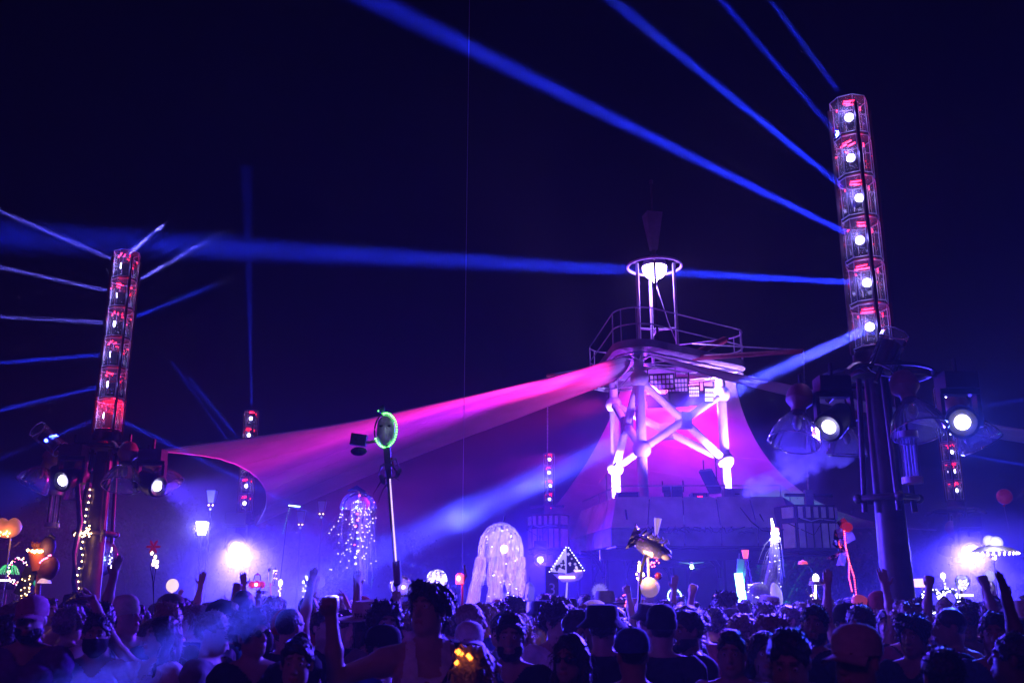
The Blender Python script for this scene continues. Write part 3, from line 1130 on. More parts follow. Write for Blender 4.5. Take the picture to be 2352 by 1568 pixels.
def speaker(top, px, py, D, w, h, label, rz):
    c = at(px, py, D)
    r = root('hanging_speaker', label, 'speaker', (c.x, c.y, c.z - h / 2), 'striped speaker clusters hung from the tower booms')
    Q = Matrix.Rotation(rz, 3, 'Z')
    L = lambda x, y, z: c + Q @ Vector((x, y, z))
    dark = mat('speaker_box', (.02, .02, .03), .7, vary=.25, scale=4)
    pale = mat('speaker_pale', (.8, .78, .82), .6, vary=.2, scale=4)
    poly = [L(-w / 2, .18, 0), L(-w * .34, -.16, 0), L(w * .34, -.16, 0), L(w / 2, .18, 0), L(w / 2, .5, 0), L(-w / 2, .5, 0)]
    MB().prism(poly, (0, 0, -h / 2), (0, 0, h / 2)).build('cabinet', dark, r, None)
    MB().prism([p + (p - c) * .04 for p in poly], (0, 0, -h / 2 - .09), (0, 0, -h / 2 - .03)).build('base_tray', BLACK, r, None)
    faces = [(L(-w / 2, .18, 0), L(-w * .34, -.16, 0), 1), (L(-w * .34, -.16, 0), L(w * .34, -.16, 0), 5), (L(w * .34, -.16, 0), L(w / 2, .18, 0), 1)]
    for a, b, n in faces:
        nr = (b - a).cross(Vector((0, 0, 1))).normalized()
        for k in range(n):
            f0, f1 = (k + .14) / n, (k + .86) / n
            for z0, z1 in ((-.44, .09), (.21, .45)):
                if z0 > 0 and n == 5:
                    f0, f1 = (k + .24) / n, (k + .76) / n
                q = [a.lerp(b, f0) + Vector((0, 0, z0 * h)), a.lerp(b, f1) + Vector((0, 0, z0 * h)), a.lerp(b, f1) + Vector((0, 0, z1 * h)), a.lerp(b, f0) + Vector((0, 0, z1 * h))]
                MB().prism(q, nr * -.01, nr * .035).build('horn_slat', pale if (n == 1 or k in (0, 3, 4) or z0 > 0) else mat('slat_mid', (.38, .30, .42), .6, vary=.2), r, None)
    MB().tube([L(-w * .3, -.22, h * .20), L(-w * .12, -.24, h * .13), L(.05, -.23, h * .18), L(w * .3, -.22, h * .15)], .012, 5).build('cable', WHITEP, r)
    MB().tube([L(-w * .5, -.1, h * .1), L(-w * .1, -.27, -h * .18), L(w * .1, -.25, h * .17)], .01, 5).build('cable', BLACK, r)
    MB().box(L(0, .1, h / 2 + .16), (.16, .16, .34)).build('hoist', mat('hoist', (.2, .2, .25), .4, .4), r, None)
    MB().box(L(0, .1, h / 2 + .22), (w * .85, .07, .06), Q).build('spreader_bar', BLACK, r, None)
    ch = MB()
    p0, p1 = L(0, .1, h / 2 + .3), Vector(top)
    n = int((p1 - p0).length / .05)
    for k in range(n):
        t0 = p0.lerp(p1, k / n)
        t1 = p0.lerp(p1, (k + 1.25) / n)
        ch.cyl(t0, t1, .012 if k % 2 else .02, n=5)
    ch.build('chain', GALV, r)
    return r


speaker(SPR, 1868, 1212, 20.2, 1.22, .92, 'striped speaker cluster hanging on a chain right of the stage', R(8))
speaker(SPL, 1256, 1222, 26.5, 1.1, .95, 'striped speaker cluster hanging left of the stage near the tulle jellyfish', R(-14))

# number post
np_ = at(1268, 1390, 21)
r = root('number_post', 'dark square post with a pale figure 3 behind the ship lantern', 'post', (np_.x, np_.y, 0))
ztop = at(1268, 1300, 21).z
MB().box((np_.x, np_.y, ztop / 2), (.27, .27, ztop)).build('post', mat('post_dark', (.03, .03, .05), .6, vary=.3), r, None)


def text(s, size, loc, rot, m, parent, name='lettering'):
    cu = bpy.data.curves.new('t', 'FONT')
    cu.body = s
    cu.size = size
    cu.align_x = 'CENTER'
    cu.align_y = 'CENTER'
    cu.extrude = .004
    t = bpy.data.objects.new('t', cu)
    COL.objects.link(t)
    dg = bpy.context.evaluated_depsgraph_get()
    me = bpy.data.meshes.new_from_object(t.evaluated_get(dg))
    bpy.data.objects.remove(t)
    bpy.data.curves.remove(cu)
    M = ROOTM[parent.name].inverted() @ Matrix.Translation(Vector(loc)) @ rot.to_4x4()
    me.transform(M)
    me.materials.clear()
    me.materials.append(m)
    o = bpy.data.objects.new(name, me)
    COL.objects.link(o)
    o.parent = parent
    return o


FACE = Matrix.Rotation(R(90), 3, 'X')
text('3', .34, (np_.x, np_.y - .14, at(1268, 1354, 21).z), FACE, mat('pale_letters', (.6, .6, .75), .5, vary=.1), r, 'figure')

# thin tether hanging from above
a0 = at(1060, -200, 17)
a1 = at(1060, 1385, 17)
tl = MB().cyl((a1.x, 17, a0.z), (a1.x, 17, 1.2), .006, n=5)
thing(tl, 'tether_line', mat('tether', (.5, .5, .6), .5, vary=.1), 'thin straight tether line hanging vertically left of the stage', 'line')

# ------------------------------------------------------------------ trees far behind
lm = [mat('leaf_dark', (.05, .075, .035), .7, vary=.4, scale=2), mat('leaf_mid', (.07, .10, .05), .7, vary=.4, scale=2)]
barkm = mat('bark', (.10, .08, .06), .9, vary=.4)


def tree_mesh(seed, h, rx):
    rnd = random.Random(seed)
    tk = MB()
    top = Vector((rnd.uniform(-.2, .2), rnd.uniform(-.2, .2), h * .6))
    tk.tube([(0, 0, -.1), (rnd.uniform(-.1, .1), 0, h * .3), top], .2, 8, radii=[.22, .15, .08])
    cl = MB()
    tips = []
    for k in range(9):
        a = k * 2.4
        e = Vector((math.cos(a) * rx * rnd.uniform(.4, .9), math.sin(a) * rx * rnd.uniform(.4, .9), h * rnd.uniform(.45, .95)))
        s = Vector((0, 0, h * rnd.uniform(.25, .55)))
        tk.tube([s, s.lerp(e, .5) + Vector((0, 0, .2)), e], .05, 5, radii=[.07, .045, .02])
        tips.append(e)
    for e in tips:
        rr = rx * rnd.uniform(.35, .6)
        for j in range(170):
            d = Vector((rnd.gauss(0, 1), rnd.gauss(0, 1), rnd.gauss(0, .8)))
            p = e + d * rr * .5
            n = Vector((rnd.gauss(0, 1), rnd.gauss(0, 1), rnd.gauss(0, 1))).normalized()
            u = n.orthogonal().normalized() * rnd.uniform(.06, .13)
            w = n.cross(u).normalized() * rnd.uniform(.04, .08)
            cl.add([p - u, p + w, p + u, p - w], [(0, 1, 2, 3)])
    return tk, cl


tvar = [tree_mesh(s, h, rx) for s, h, rx in ((1, 6.0, 2.3), (2, 7.0, 2.0), (3, 5.0, 2.6))]
tproto = []
tspec = [(300, 38, 0, 1.0, 'leafy tree in blue haze right of the fairy light pole'), (420, 44, 1, .9, 'tall tree dim in haze left of the bright street lantern'),
         (650, 42, 2, 1.0, 'leafy tree in haze between the blinding left lamp and the tinsel jellyfish'), (760, 47, 1, .8, 'tree far behind the tinsel jellyfish'),
         (980, 43, 0, .75, 'low tree behind the glowing cage lantern'), (1790, 31, 2, .72, 'teal lit leafy tree behind the tinsel llama'),
         (1925, 37, 0, .8, 'dim tree right of the foil bird'), (2110, 45, 1, .75, 'distant tree behind the nearest tower base'),
         (2330, 42, 2, .8, 'dim tree at far right edge below the dark balloon'), (90, 42, 1, .85, 'tree in dark haze at far left')]
for px, D, v, s, lab in tspec:
    tk, cl = tvar[v]
    p = at(px, 1385, D)
    if v in [t[0] for t in tproto]:
        src = [t[1] for t in tproto if t[0] == v][0]
        o = copy_tree(src)
    else:
        o = root('leafy_tree', lab, 'tree', (0, 0, 0))
        tk.build('trunk', barkm, o)
        cl.build('crown', lm[v % 2], o, None)
        tproto.append((v, o))
    o.location = (p.x, p.y, -.05)
    o.scale = (s, s, s)
    o.rotation_euler = (0, 0, px * .01)
    o['label'] = lab
    o['category'] = 'tree'
    o['group'] = 'trees behind the dance floor'
# teal garden lamp that lights the tree behind the stage
tg = at(1760, 1385, 30)
r = root('garden_lamp', 'low teal spot lamp on the ground under the lit tree', 'lamp', (tg.x, tg.y, 0))
MB().cyl((tg.x, tg.y, 0), (tg.x, tg.y, .5), .04, n=8).build('stake', BLACK, r)
MB().lathe([(.05, -.08), (.09, .0), (.1, .1)], Matrix.Translation((tg.x, tg.y, .55)), 12).build('lamp_cup', BLACK, r)
MB().ball((tg.x, tg.y, .62), .05, 8).build('bulb', glow('teal', (.05, .8, .9), 12), r)
spot((tg.x, tg.y, .75), at(1790, 1280, 31), 60, 500, (.02, .8, .75), None, .8, .08)

bp0 = seg_pt('R', 0)
bp1 = at(230, 1568, 4.0)
for t_, sz, dn_, sd_ in ((.775, (.95, .4, .36), .2, 41), (.70, (1., .4, .4), .12, 52)):
    smoke_puff('smoke_wisp', bp0.lerp(bp1, t_), sz, dn_, sd_, R(-20), -.40, -.35, 9.0, .2, 4)
ms = at(1393, 1120, 22.4)
r = root('microphone_stand', 'thin boom stand at the left corner of the stage deck', 'stand', (ms.x, ms.y, zD))
MB().cyl((ms.x, ms.y, zD), (ms.x, ms.y, zD + .75), .012, n=6).build('upright', GALV, r)
MB().cyl((ms.x - .18, ms.y, zD + .55), (ms.x + .2, ms.y, zD + .98), .009, n=6).build('boom', GALV, r)
for a in range(3):
    MB().cyl((ms.x, ms.y, zD + .12), (ms.x + .2 * math.cos(a * 2.1), ms.y + .2 * math.sin(a * 2.1), zD), .008, n=5).build('leg', GALV, r)
MB().cyl((ms.x + .18, ms.y, zD + .95), (ms.x + .24, ms.y, zD + 1.03), .025, n=8).build('microphone', BLACK, r)
for x_, w_, h_, lab_ in ((1440, .5, .22, 'low black equipment case beside the front leg of the stage tower'), (1605, .36, .2, 'small equipment rack with a red light on the stage deck'), (1690, .55, .3, 'pale equipment frame at the foot of the right tower leg')):
    c_ = at(x_, 1150, 21.5)
    r = root('equipment_case', lab_, 'case', (c_.x, c_.y, zD), 'equipment on the stage deck')
    MB().box((c_.x, c_.y, zD + h_ / 2), (w_, .35, h_)).build('case_body', RUB if x_ != 1690 else GALV, r, None)
    for sx in (-1, 1):
        MB().box((c_.x + sx * w_ / 2, c_.y - .18, zD + h_ / 2), (.03, .03, h_ + .02)).build('corner_rail', GALV, r, None)
    MB().cyl((c_.x - .05, c_.y - .185, zD + h_ * .6), (c_.x + .05, c_.y - .185, zD + h_ * .6), .012, n=6).build('front_light', REDLED if x_ == 1605 else BLACK, r)
    MB().tube([(c_.x + w_ / 2, c_.y - .1, zD + .1), (c_.x + w_ / 2 + .15, c_.y - .3, zD + .04), (c_.x + w_ / 2 + .5, c_.y - .25, zD + .05)], .012, 5).build('cable', BLACK, r)
for k, (a_, b_) in enumerate((((1700, 1165), (1800, 1215)), ((1745, 1180), (1830, 1250)))):
    p_, q_ = at(*a_, 20.6), at(*b_, 20.2)
    m_ = p_.lerp(q_, .5) + Vector((0, 0, -.25 - .1 * k))
    thing(MB().tube([p_, p_.lerp(m_, .5) + Vector((0, 0, -.06)), m_, m_.lerp(q_, .5) + Vector((0, 0, -.04)), q_], .014, 6), 'speaker_cable', BLACK, ('upper' if k == 0 else 'lower') + ' black cable drooping from the stage deck to the right speaker cluster', 'cable', 'cables between deck and speaker')
# ------------------------------------------------------------------ people: bodies grown from a smooth distance field


def sd_prim(P, pr):
    k = pr[0]
    if k == 'c':
        a, b, ra, rb = pr[2], pr[3], pr[4], pr[5]
        ab = b - a
        t = np.clip(((P - a) @ ab) / max(ab @ ab, 1e-9), 0, 1)
        return np.linalg.norm(P - a - t[..., None] * ab, axis=-1) - (ra + (rb - ra) * t)
    c, r, rot = pr[2], pr[3], pr[4]
    q = P - c
    if rot is not None:
        q = q @ rot
    k0 = np.linalg.norm(q / r, axis=-1)
    k1 = np.linalg.norm(q / (r * r), axis=-1)
    return np.where(k1 > 1e-9, k0 * (k0 - 1) / np.maximum(k1, 1e-9), -r.min())


def field_mesh(prims, h, warp=None):
    """surface nets over a smooth union of primitives; returns vertices and quads"""
    bb = []
    for pr in prims:
        if pr[0] == 'c':
            a, b, r = pr[2], pr[3], max(pr[4], pr[5])
            bb.append((np.minimum(a, b) - r, np.maximum(a, b) + r))
        else:
            r = np.full(3, pr[3].max()) if pr[4] is not None else pr[3]
            bb.append((pr[2] - r, pr[2] + r))
    lo = np.min([b[0] for b in bb], 0) - .05
    hi = np.max([b[1] for b in bb], 0) + .05
    n = np.ceil((hi - lo) / h).astype(int) + 1
    F = np.full(n, .06, np.float32)
    ax = [lo[i] + h * np.arange(n[i]) for i in range(3)]
    for pr, (b0, b1) in zip(prims, bb):
        i0 = np.maximum(((b0 - .045 - lo) / h).astype(int), 0)
        i1 = np.minimum(((b1 + .045 - lo) / h).astype(int) + 2, n)
        sl = tuple(slice(i0[i], i1[i]) for i in range(3))
        P = np.stack(np.meshgrid(*[ax[i][i0[i]:i1[i]] for i in range(3)], indexing='ij'), -1)
        d = sd_prim(P, pr)
        kk = pr[6]
        f = F[sl]
        if pr[1] == 'cut':
            d = -d
            q = np.clip(.5 - .5 * (f - d) / kk, 0, 1)
            F[sl] = f + (d - f) * q + kk * q * (1 - q)
        else:
            q = np.clip(.5 + .5 * (f - d) / kk, 0, 1)
            F[sl] = f + (d - f) * q - kk * q * (1 - q)
    if warp is not None:
        P = np.stack(np.meshgrid(*ax, indexing='ij'), -1)
        F = F + warp(P)
    s = F < 0
    cs = np.zeros(n - 1, np.int8)
    for dx in (0, 1):
        for dy in (0, 1):
            for dz in (0, 1):
                cs += s[dx:n[0] - 1 + dx, dy:n[1] - 1 + dy, dz:n[2] - 1 + dz]
    act = (cs > 0) & (cs < 8)
    idx = np.full(n - 1, -1, np.int64)
    cells = np.argwhere(act)
    idx[act] = np.arange(len(cells))
    acc = np.zeros((len(cells), 3))
    cnt = np.zeros(len(cells))
    corners = [(dx, dy, dz) for dx in (0, 1) for dy in (0, 1) for dz in (0, 1)]
    for c0 in corners:
        for a in range(3):
            if c0[a]:
                continue
            c1 = list(c0)
            c1[a] = 1
            f0 = F[cells[:, 0] + c0[0], cells[:, 1] + c0[1], cells[:, 2] + c0[2]]
            f1 = F[cells[:, 0] + c1[0], cells[:, 1] + c1[1], cells[:, 2] + c1[2]]
            m = (f0 < 0) != (f1 < 0)
            t = np.where(m, f0 / np.where(np.abs(f0 - f1) < 1e-9, 1e-9, f0 - f1), 0)
            p = np.tile(np.array(c0, float), (len(cells), 1))
            p[:, a] = t
            acc += np.where(m[:, None], p, 0)
            cnt += m
    V = lo + h * (cells + acc / np.maximum(cnt, 1)[:, None])
    quads = []
    for a in range(3):
        b, c = (a + 1) % 3, (a + 2) % 3
        sl0 = [slice(None)] * 3
        sl1 = [slice(None)] * 3
        sl0[a] = slice(0, n[a] - 1)
        sl1[a] = slice(1, n[a])
        cr = s[tuple(sl0)] != s[tuple(sl1)]
        e = np.argwhere(cr)
        e = e[(e[:, b] > 0) & (e[:, c] > 0) & (e[:, b] < n[b] - 1) & (e[:, c] < n[c] - 1)]
        ins = s[e[:, 0], e[:, 1], e[:, 2]]
        q = []
        for db, dc in ((0, 0), (-1, 0), (-1, -1), (0, -1)):
            k = e.copy()
            k[:, b] += db
            k[:, c] += dc
            q.append(idx[k[:, 0], k[:, 1], k[:, 2]])
        q = np.stack(q, 1)
        q = np.where(ins[:, None], q, q[:, ::-1])
        quads.append(q)
    Q = np.concatenate(quads)
    Q = Q[(Q >= 0).all(1)]
    return V, Q


def normals(V, Q):
    n = np.cross(V[Q[:, 2]] - V[Q[:, 0]], V[Q[:, 3]] - V[Q[:, 1]])
    N = np.zeros_like(V)
    for k in range(4):
        np.add.at(N, Q[:, k], n)
    return N / np.maximum(np.linalg.norm(N, axis=1), 1e-12)[:, None]


def np_mesh(name, V, Q, m=None, tint=None):
    me = bpy.data.meshes.new(name)
    me.vertices.add(len(V))
    me.vertices.foreach_set('co', np.ascontiguousarray(V, dtype=np.float32).ravel())
    me.loops.add(Q.size)
    me.loops.foreach_set('vertex_index', np.ascontiguousarray(Q, dtype=np.int32).ravel())
    me.polygons.add(len(Q))
    me.polygons.foreach_set('loop_start', np.arange(0, Q.size, 4, dtype=np.int32))
    me.polygons.foreach_set('use_smooth', np.ones(len(Q), bool))
    me.update(calc_edges=True)
    if tint is not None:
        at_ = me.attributes.new('tint', 'FLOAT_COLOR', 'POINT')
        at_.data.foreach_set('color', np.concatenate([tint, np.ones((len(tint), 1))], 1).astype(np.float32).ravel())
    me.validate()
    if m:
        me.materials.append(m)
    return me


def sub(V, Q, vm):
    """keep quads whose vertices are all in vm"""
    k = vm[Q].all(1)
    q = Q[k]
    u, inv = np.unique(q, return_inverse=True)
    return u, inv.reshape(q.shape)


A3 = lambda *v: np.array(v, float)
HZ = 1.625                                  # head centre height of the 1.745 m reference body
NECK = Vector((0, .012, 1.49))


def head_matrix(yaw, pitch, roll=0):
    """yaw + turns to the person's left, pitch + looks up"""
    Rm = Matrix.Rotation(R(yaw), 4, 'Z') @ Matrix.Rotation(R(-pitch), 4, 'X') @ Matrix.Rotation(R(roll), 4, 'Y')
    return Matrix.Translation(NECK) @ Rm @ Matrix.Translation(Vector((0, -.012, HZ - 1.49)))


def head_prims(Mh, fem=False):
    M = np.array(Mh)
    rot, tr = M[:3, :3], M[:3, 3]
    w = lambda *p: rot @ A3(*p) + tr
    j = .9 if fem else 1.
    E = lambda tg, c, r, k=.018: ('e', tg, w(*c), A3(*r), rot, 0, k)
    Cc = lambda tg, a, b, ra, rb, k=.012: ('c', tg, w(*a), w(*b), ra, rb, k)
    out = [E('head', (0, .014, .035), (.076, .096, .087)), E('head', (0, -.020, -.025), (.064 * j, .072, .085), .03),
           E('head', (0, -.052, -.093), (.036 * j, .036, .03 * j), .03), E('head', (.045 * j, -.01, -.06), (.022, .045, .035), .03), E('head', (-.045 * j, -.01, -.06), (.022, .045, .035), .03),
           Cc('head', (-.034, -.083, .030), (.034, -.083, .030), .011, .011, .02),
           ('e', 'cut', w(.031, -.106, .008), A3(.02, .022, .014), rot, 0, .012), ('e', 'cut', w(-.031, -.106, .008), A3(.02, .022, .014), rot, 0, .012),
           Cc('head', (0, -.088, .012), (0, -.108, -.030), .008, .0125, .012), Cc('head', (-.012, -.097, -.034), (.012, -.097, -.034), .008, .008, .01),
           E('head', (0, -.088, -.062), (.024, .012, .010), .008), E('head', (0, -.090, -.072), (.02, .011, .007), .006),
           E('head', (.078, .014, -.004), (.010, .019, .031), .008), E('head', (-.078, .014, -.004), (.010, .019, .031), .008)]
    return out


def hand_prims(w, d, up, kind, side):
    """w wrist, d direction of the hand, up = back-of-hand normal"""
    d = d / np.linalg.norm(d)
    s = np.cross(d, up)
    s /= np.linalg.norm(s)
    up = np.cross(s, d)
    out = [('c', 'hand', w, w + d * .035, .026, .03, .02)]
    for k in (-1.5, -.5, .5, 1.5):
        out.append(('c', 'hand', w + d * .03 + s * k * .008, w + d * .085 + s * k * .019, .014, .0125, .012))
    th = side
    if kind == 'fist':
        out.append(('e', 'hand', w + d * .065 - up * .012, A3(.04, .04, .042), None, 0, .02))
        for k in (-1.5, -.5, .5, 1.5):
            p0 = w + d * .095 + s * k * .019
            p1 = w + d * .092 + s * k * .018 - up * .036
            p2 = w + d * .055 + s * k * .017 - up * .040
            out += [('c', 'hand', p0, p1, .011, .0105, .004), ('c', 'hand', p1, p2, .0105, .0095, .004)]
        t0 = w + d * .03 + s * th * .035
        out += [('c', 'hand', t0, w + d * .07 + s * th * .036 - up * .03, .013, .0115, .008), ('c', 'hand', w + d * .07 + s * th * .036 - up * .03, w + d * .075 - up * .056, .0115, .01, .006)]
    else:
        ln = {1.5 * th: .062, .5 * th: .078, -.5 * th: .084, -1.5 * th: .072}
        curl = .15 if kind == 'open' else .5
        fan = .024 if kind == 'open' else .018
        for k, l in ln.items():
            p0 = w + d * .085 + s * k * .019
            a = d + s * k * fan * 8 / 1.5 * .35
            a = a / np.linalg.norm(a)
            if kind == 'point' and k in (.5 * th, -1.5 * th):
                a = d * .35 - up
                a /= np.linalg.norm(a)
            p1 = p0 + a * l * .55 - up * l * curl * .25
            p2 = p1 + a * l * .45 - up * l * curl * .5
            out += [('c', 'hand', p0, p1, .0108, .0098, .006), ('c', 'hand', p1, p2, .0098, .008, .004)]
        t0 = w + d * .025 + s * th * .022
        t1 = t0 + (d * .6 + s * th * .8) * .042
        out += [('c', 'hand', t0, t1, .014, .012, .012), ('c', 'hand', t1, t1 + (d * .85 + s * th * .45) * .032, .0115, .0085, .004)]
    return out


def make_body(name, arms, hyaw=0, hpitch=0, hroll=0, fem=False, hvox=.0095, bulk=1., lean=0.):
    """arms: for the person's right (-x) and left (+x): elbow offset from shoulder, wrist offset from elbow, hand kind"""
    Mh = head_matrix(hyaw, hpitch, hroll)
    sw = (.165 if fem else .185)
    b = bulk
    C = lambda tg, a, c, ra, rb, k=.03: ('c', tg, A3(*a), A3(*c), ra, rb, k)
    E = lambda tg, c, r, k=.04: ('e', tg, A3(*c), A3(*r), None, 0, k)
    pr = [E('torso', (0, .0, 1.28), (.158 * b, .112 * b, .19)), E('torso', (0, .01, 1.10), (.135 * b * (.9 if fem else 1), .098 * b, .15)), E('pelvis', (0, .015, .95), (.165 * b, .118 * b, .13)),
          C('torso', (-sw + .03, .012, 1.405), (sw - .03, .012, 1.405), .058, .058), C('torso', (0, .02, 1.47), (-sw + .04, .012, 1.42), .05, .05), C('torso', (0, .02, 1.47), (sw - .04, .012, 1.42), .05, .05)]
    if fem:
        pr += [E('torso', (-.07, -.085, 1.27), (.06, .05, .06)), E('torso', (.07, -.085, 1.27), (.06, .05, .06))]
    else:
        pr += [E('torso', (-.075, -.07, 1.31), (.07, .045, .055)), E('torso', (.075, -.07, 1.31), (.07, .045, .055))]
    nb = np.array(Mh @ Vector((0, .02, -.07)))[:3]
    pr.append(('c', 'neck', A3(0, .02, 1.43), nb, .060 if not fem else .05, .056 if not fem else .047, .03))
    for sx in (-1, 1):
        pr += [C('thigh', (sx * .088, .01, .90), (sx * .10, -.005, .50), .088 * b, .056), C('calf', (sx * .10, -.005, .50), (sx * .105, .02, .09), .056, .037), E('calf', (sx * .102, .03, .36), (.052, .055, .11)), C('foot', (sx * .105, .035, .05), (sx * .12, -.14, .035), .042, .034)]
    for sx, (eo, wo, hk) in zip((-1, 1), arms):
        s0 = A3(sx * sw, .012, 1.40)
        el = s0 + A3(*eo)
        wr = el + A3(*wo)
        pr += [('c', 'uarm', s0, el, .058 if not fem else .048, .042 if not fem else .036, .03), ('e', 'uarm', s0 + A3(*eo) * .12, A3(.064, .062, .066) * (1 if not fem else .86), None, 0, .03),
               ('c', 'farm', el, el + A3(*wo) * .45, .041, .041 if not fem else .036, .02), ('c', 'farm', el + A3(*wo) * .45, wr, .040 if not fem else .034, .027, .02)]
        d = A3(*wo)
        up = np.cross(d, A3(1, 0, 0)) if abs(d[0]) < .2 else A3(0, 1, 0)
        if up[1] < 0:
            up = -up
        pr += hand_prims(wr, d, up, hk, -sx)
    pr += head_prims(Mh, fem)
    V, Q = field_mesh(pr, hvox)
    N = normals(V, Q)
    tags = [p[1] for p in pr if p[1] != 'cut']
    D = np.stack([sd_prim(V, p) for p in pr if p[1] != 'cut'])
    lab = np.array(tags)[D.argmin(0)]
    Mi = np.array(Mh.inverted())
    H = V @ Mi[:3, :3].T + Mi[:3, 3]
    ish = lab == 'head'
    # brows and lips as real colour on the skin
    tint = np.ones((len(V), 3))
    br = ish & (np.abs(H[:, 2] - .034) < .008) & (np.abs(np.abs(H[:, 0]) - .031) < .02) & (H[:, 1] < -.05)
    tint[br] = (.22, .18, .16)
    lp = ish & (np.abs(H[:, 2] + .067) < .010) & (np.abs(H[:, 0]) < .024) & (H[:, 1] < -.07)
    tint[lp] = (.85, .5, .5)
    body = np_mesh(name, V, Q, None, tint)
    cl = {}
    wr = (np.sin(V[:, 2] * 52 + V[:, 0] * 21) * np.sin(V[:, 0] * 33 + V[:, 1] * 17 + V[:, 2] * 13) * .005 + np.sin(V[:, 2] * 23 - V[:, 0] * 30) * .005)

    def garment(key, mask, off):
        u, q = sub(V, Q, mask)
        if len(q):
            cl[key] = np_mesh(key, V[u] + N[u] * (off + wr[u])[:, None], q)
    tors = (lab == 'torso') | (lab == 'pelvis')
    ua = lab == 'uarm'
    up_t = V[:, 2] < 1.47 - .10 * np.exp(-(V[:, 0] / .06) ** 2) * (V[:, 1] < .0)
    garment('shirt', (tors | ua | (lab == 'neck')) & up_t & ((V[:, 2] > .86) | ua), .014)
    garment('long_sleeve_shirt', (tors | ua | (lab == 'neck') | (lab == 'farm')) & up_t & ((V[:, 2] > .84) | ua | (lab == 'farm')), .015)
    garment('tank_top', tors & (V[:, 2] > .86) & ((V[:, 2] < 1.27) | ((np.abs(np.abs(V[:, 0]) - .085) < .042 - .10 * (V[:, 2] - 1.30))) | ((V[:, 2] < 1.33) & (np.abs(V[:, 0]) < .13))) & (np.abs(V[:, 0]) < .165), .008)
    garment('trousers', ((lab == 'pelvis') & (V[:, 2] < 1.0)) | (lab == 'thigh') | ((lab == 'calf') & (V[:, 2] > .12)), .011)
    jaw = ish & (H[:, 2] < -.038) & (H[:, 1] < .02) & ~lp & (H[:, 2] > -.128) & ~((np.abs(H[:, 0]) < .03) & (H[:, 2] > -.052) & (H[:, 1] < -.08))
    u, q = sub(V, Q, jaw)
    if len(q):
        cl['beard'] = np_mesh('beard', V[u] + N[u] * (.008 + .003 * np.sin(H[u, 0] * 400) * np.sin(H[u, 2] * 300))[:, None], q)
    msk = ish & (H[:, 2] < -.012) & (H[:, 1] < -.005)
    u, q = sub(V, Q, msk)
    if len(q):
        cl['face_mask'] = np_mesh('face_mask', V[u] + N[u] * .008, q)
    return dict(body=body, cl=cl, Mh=Mh)


# ---- hair and hats, in head space


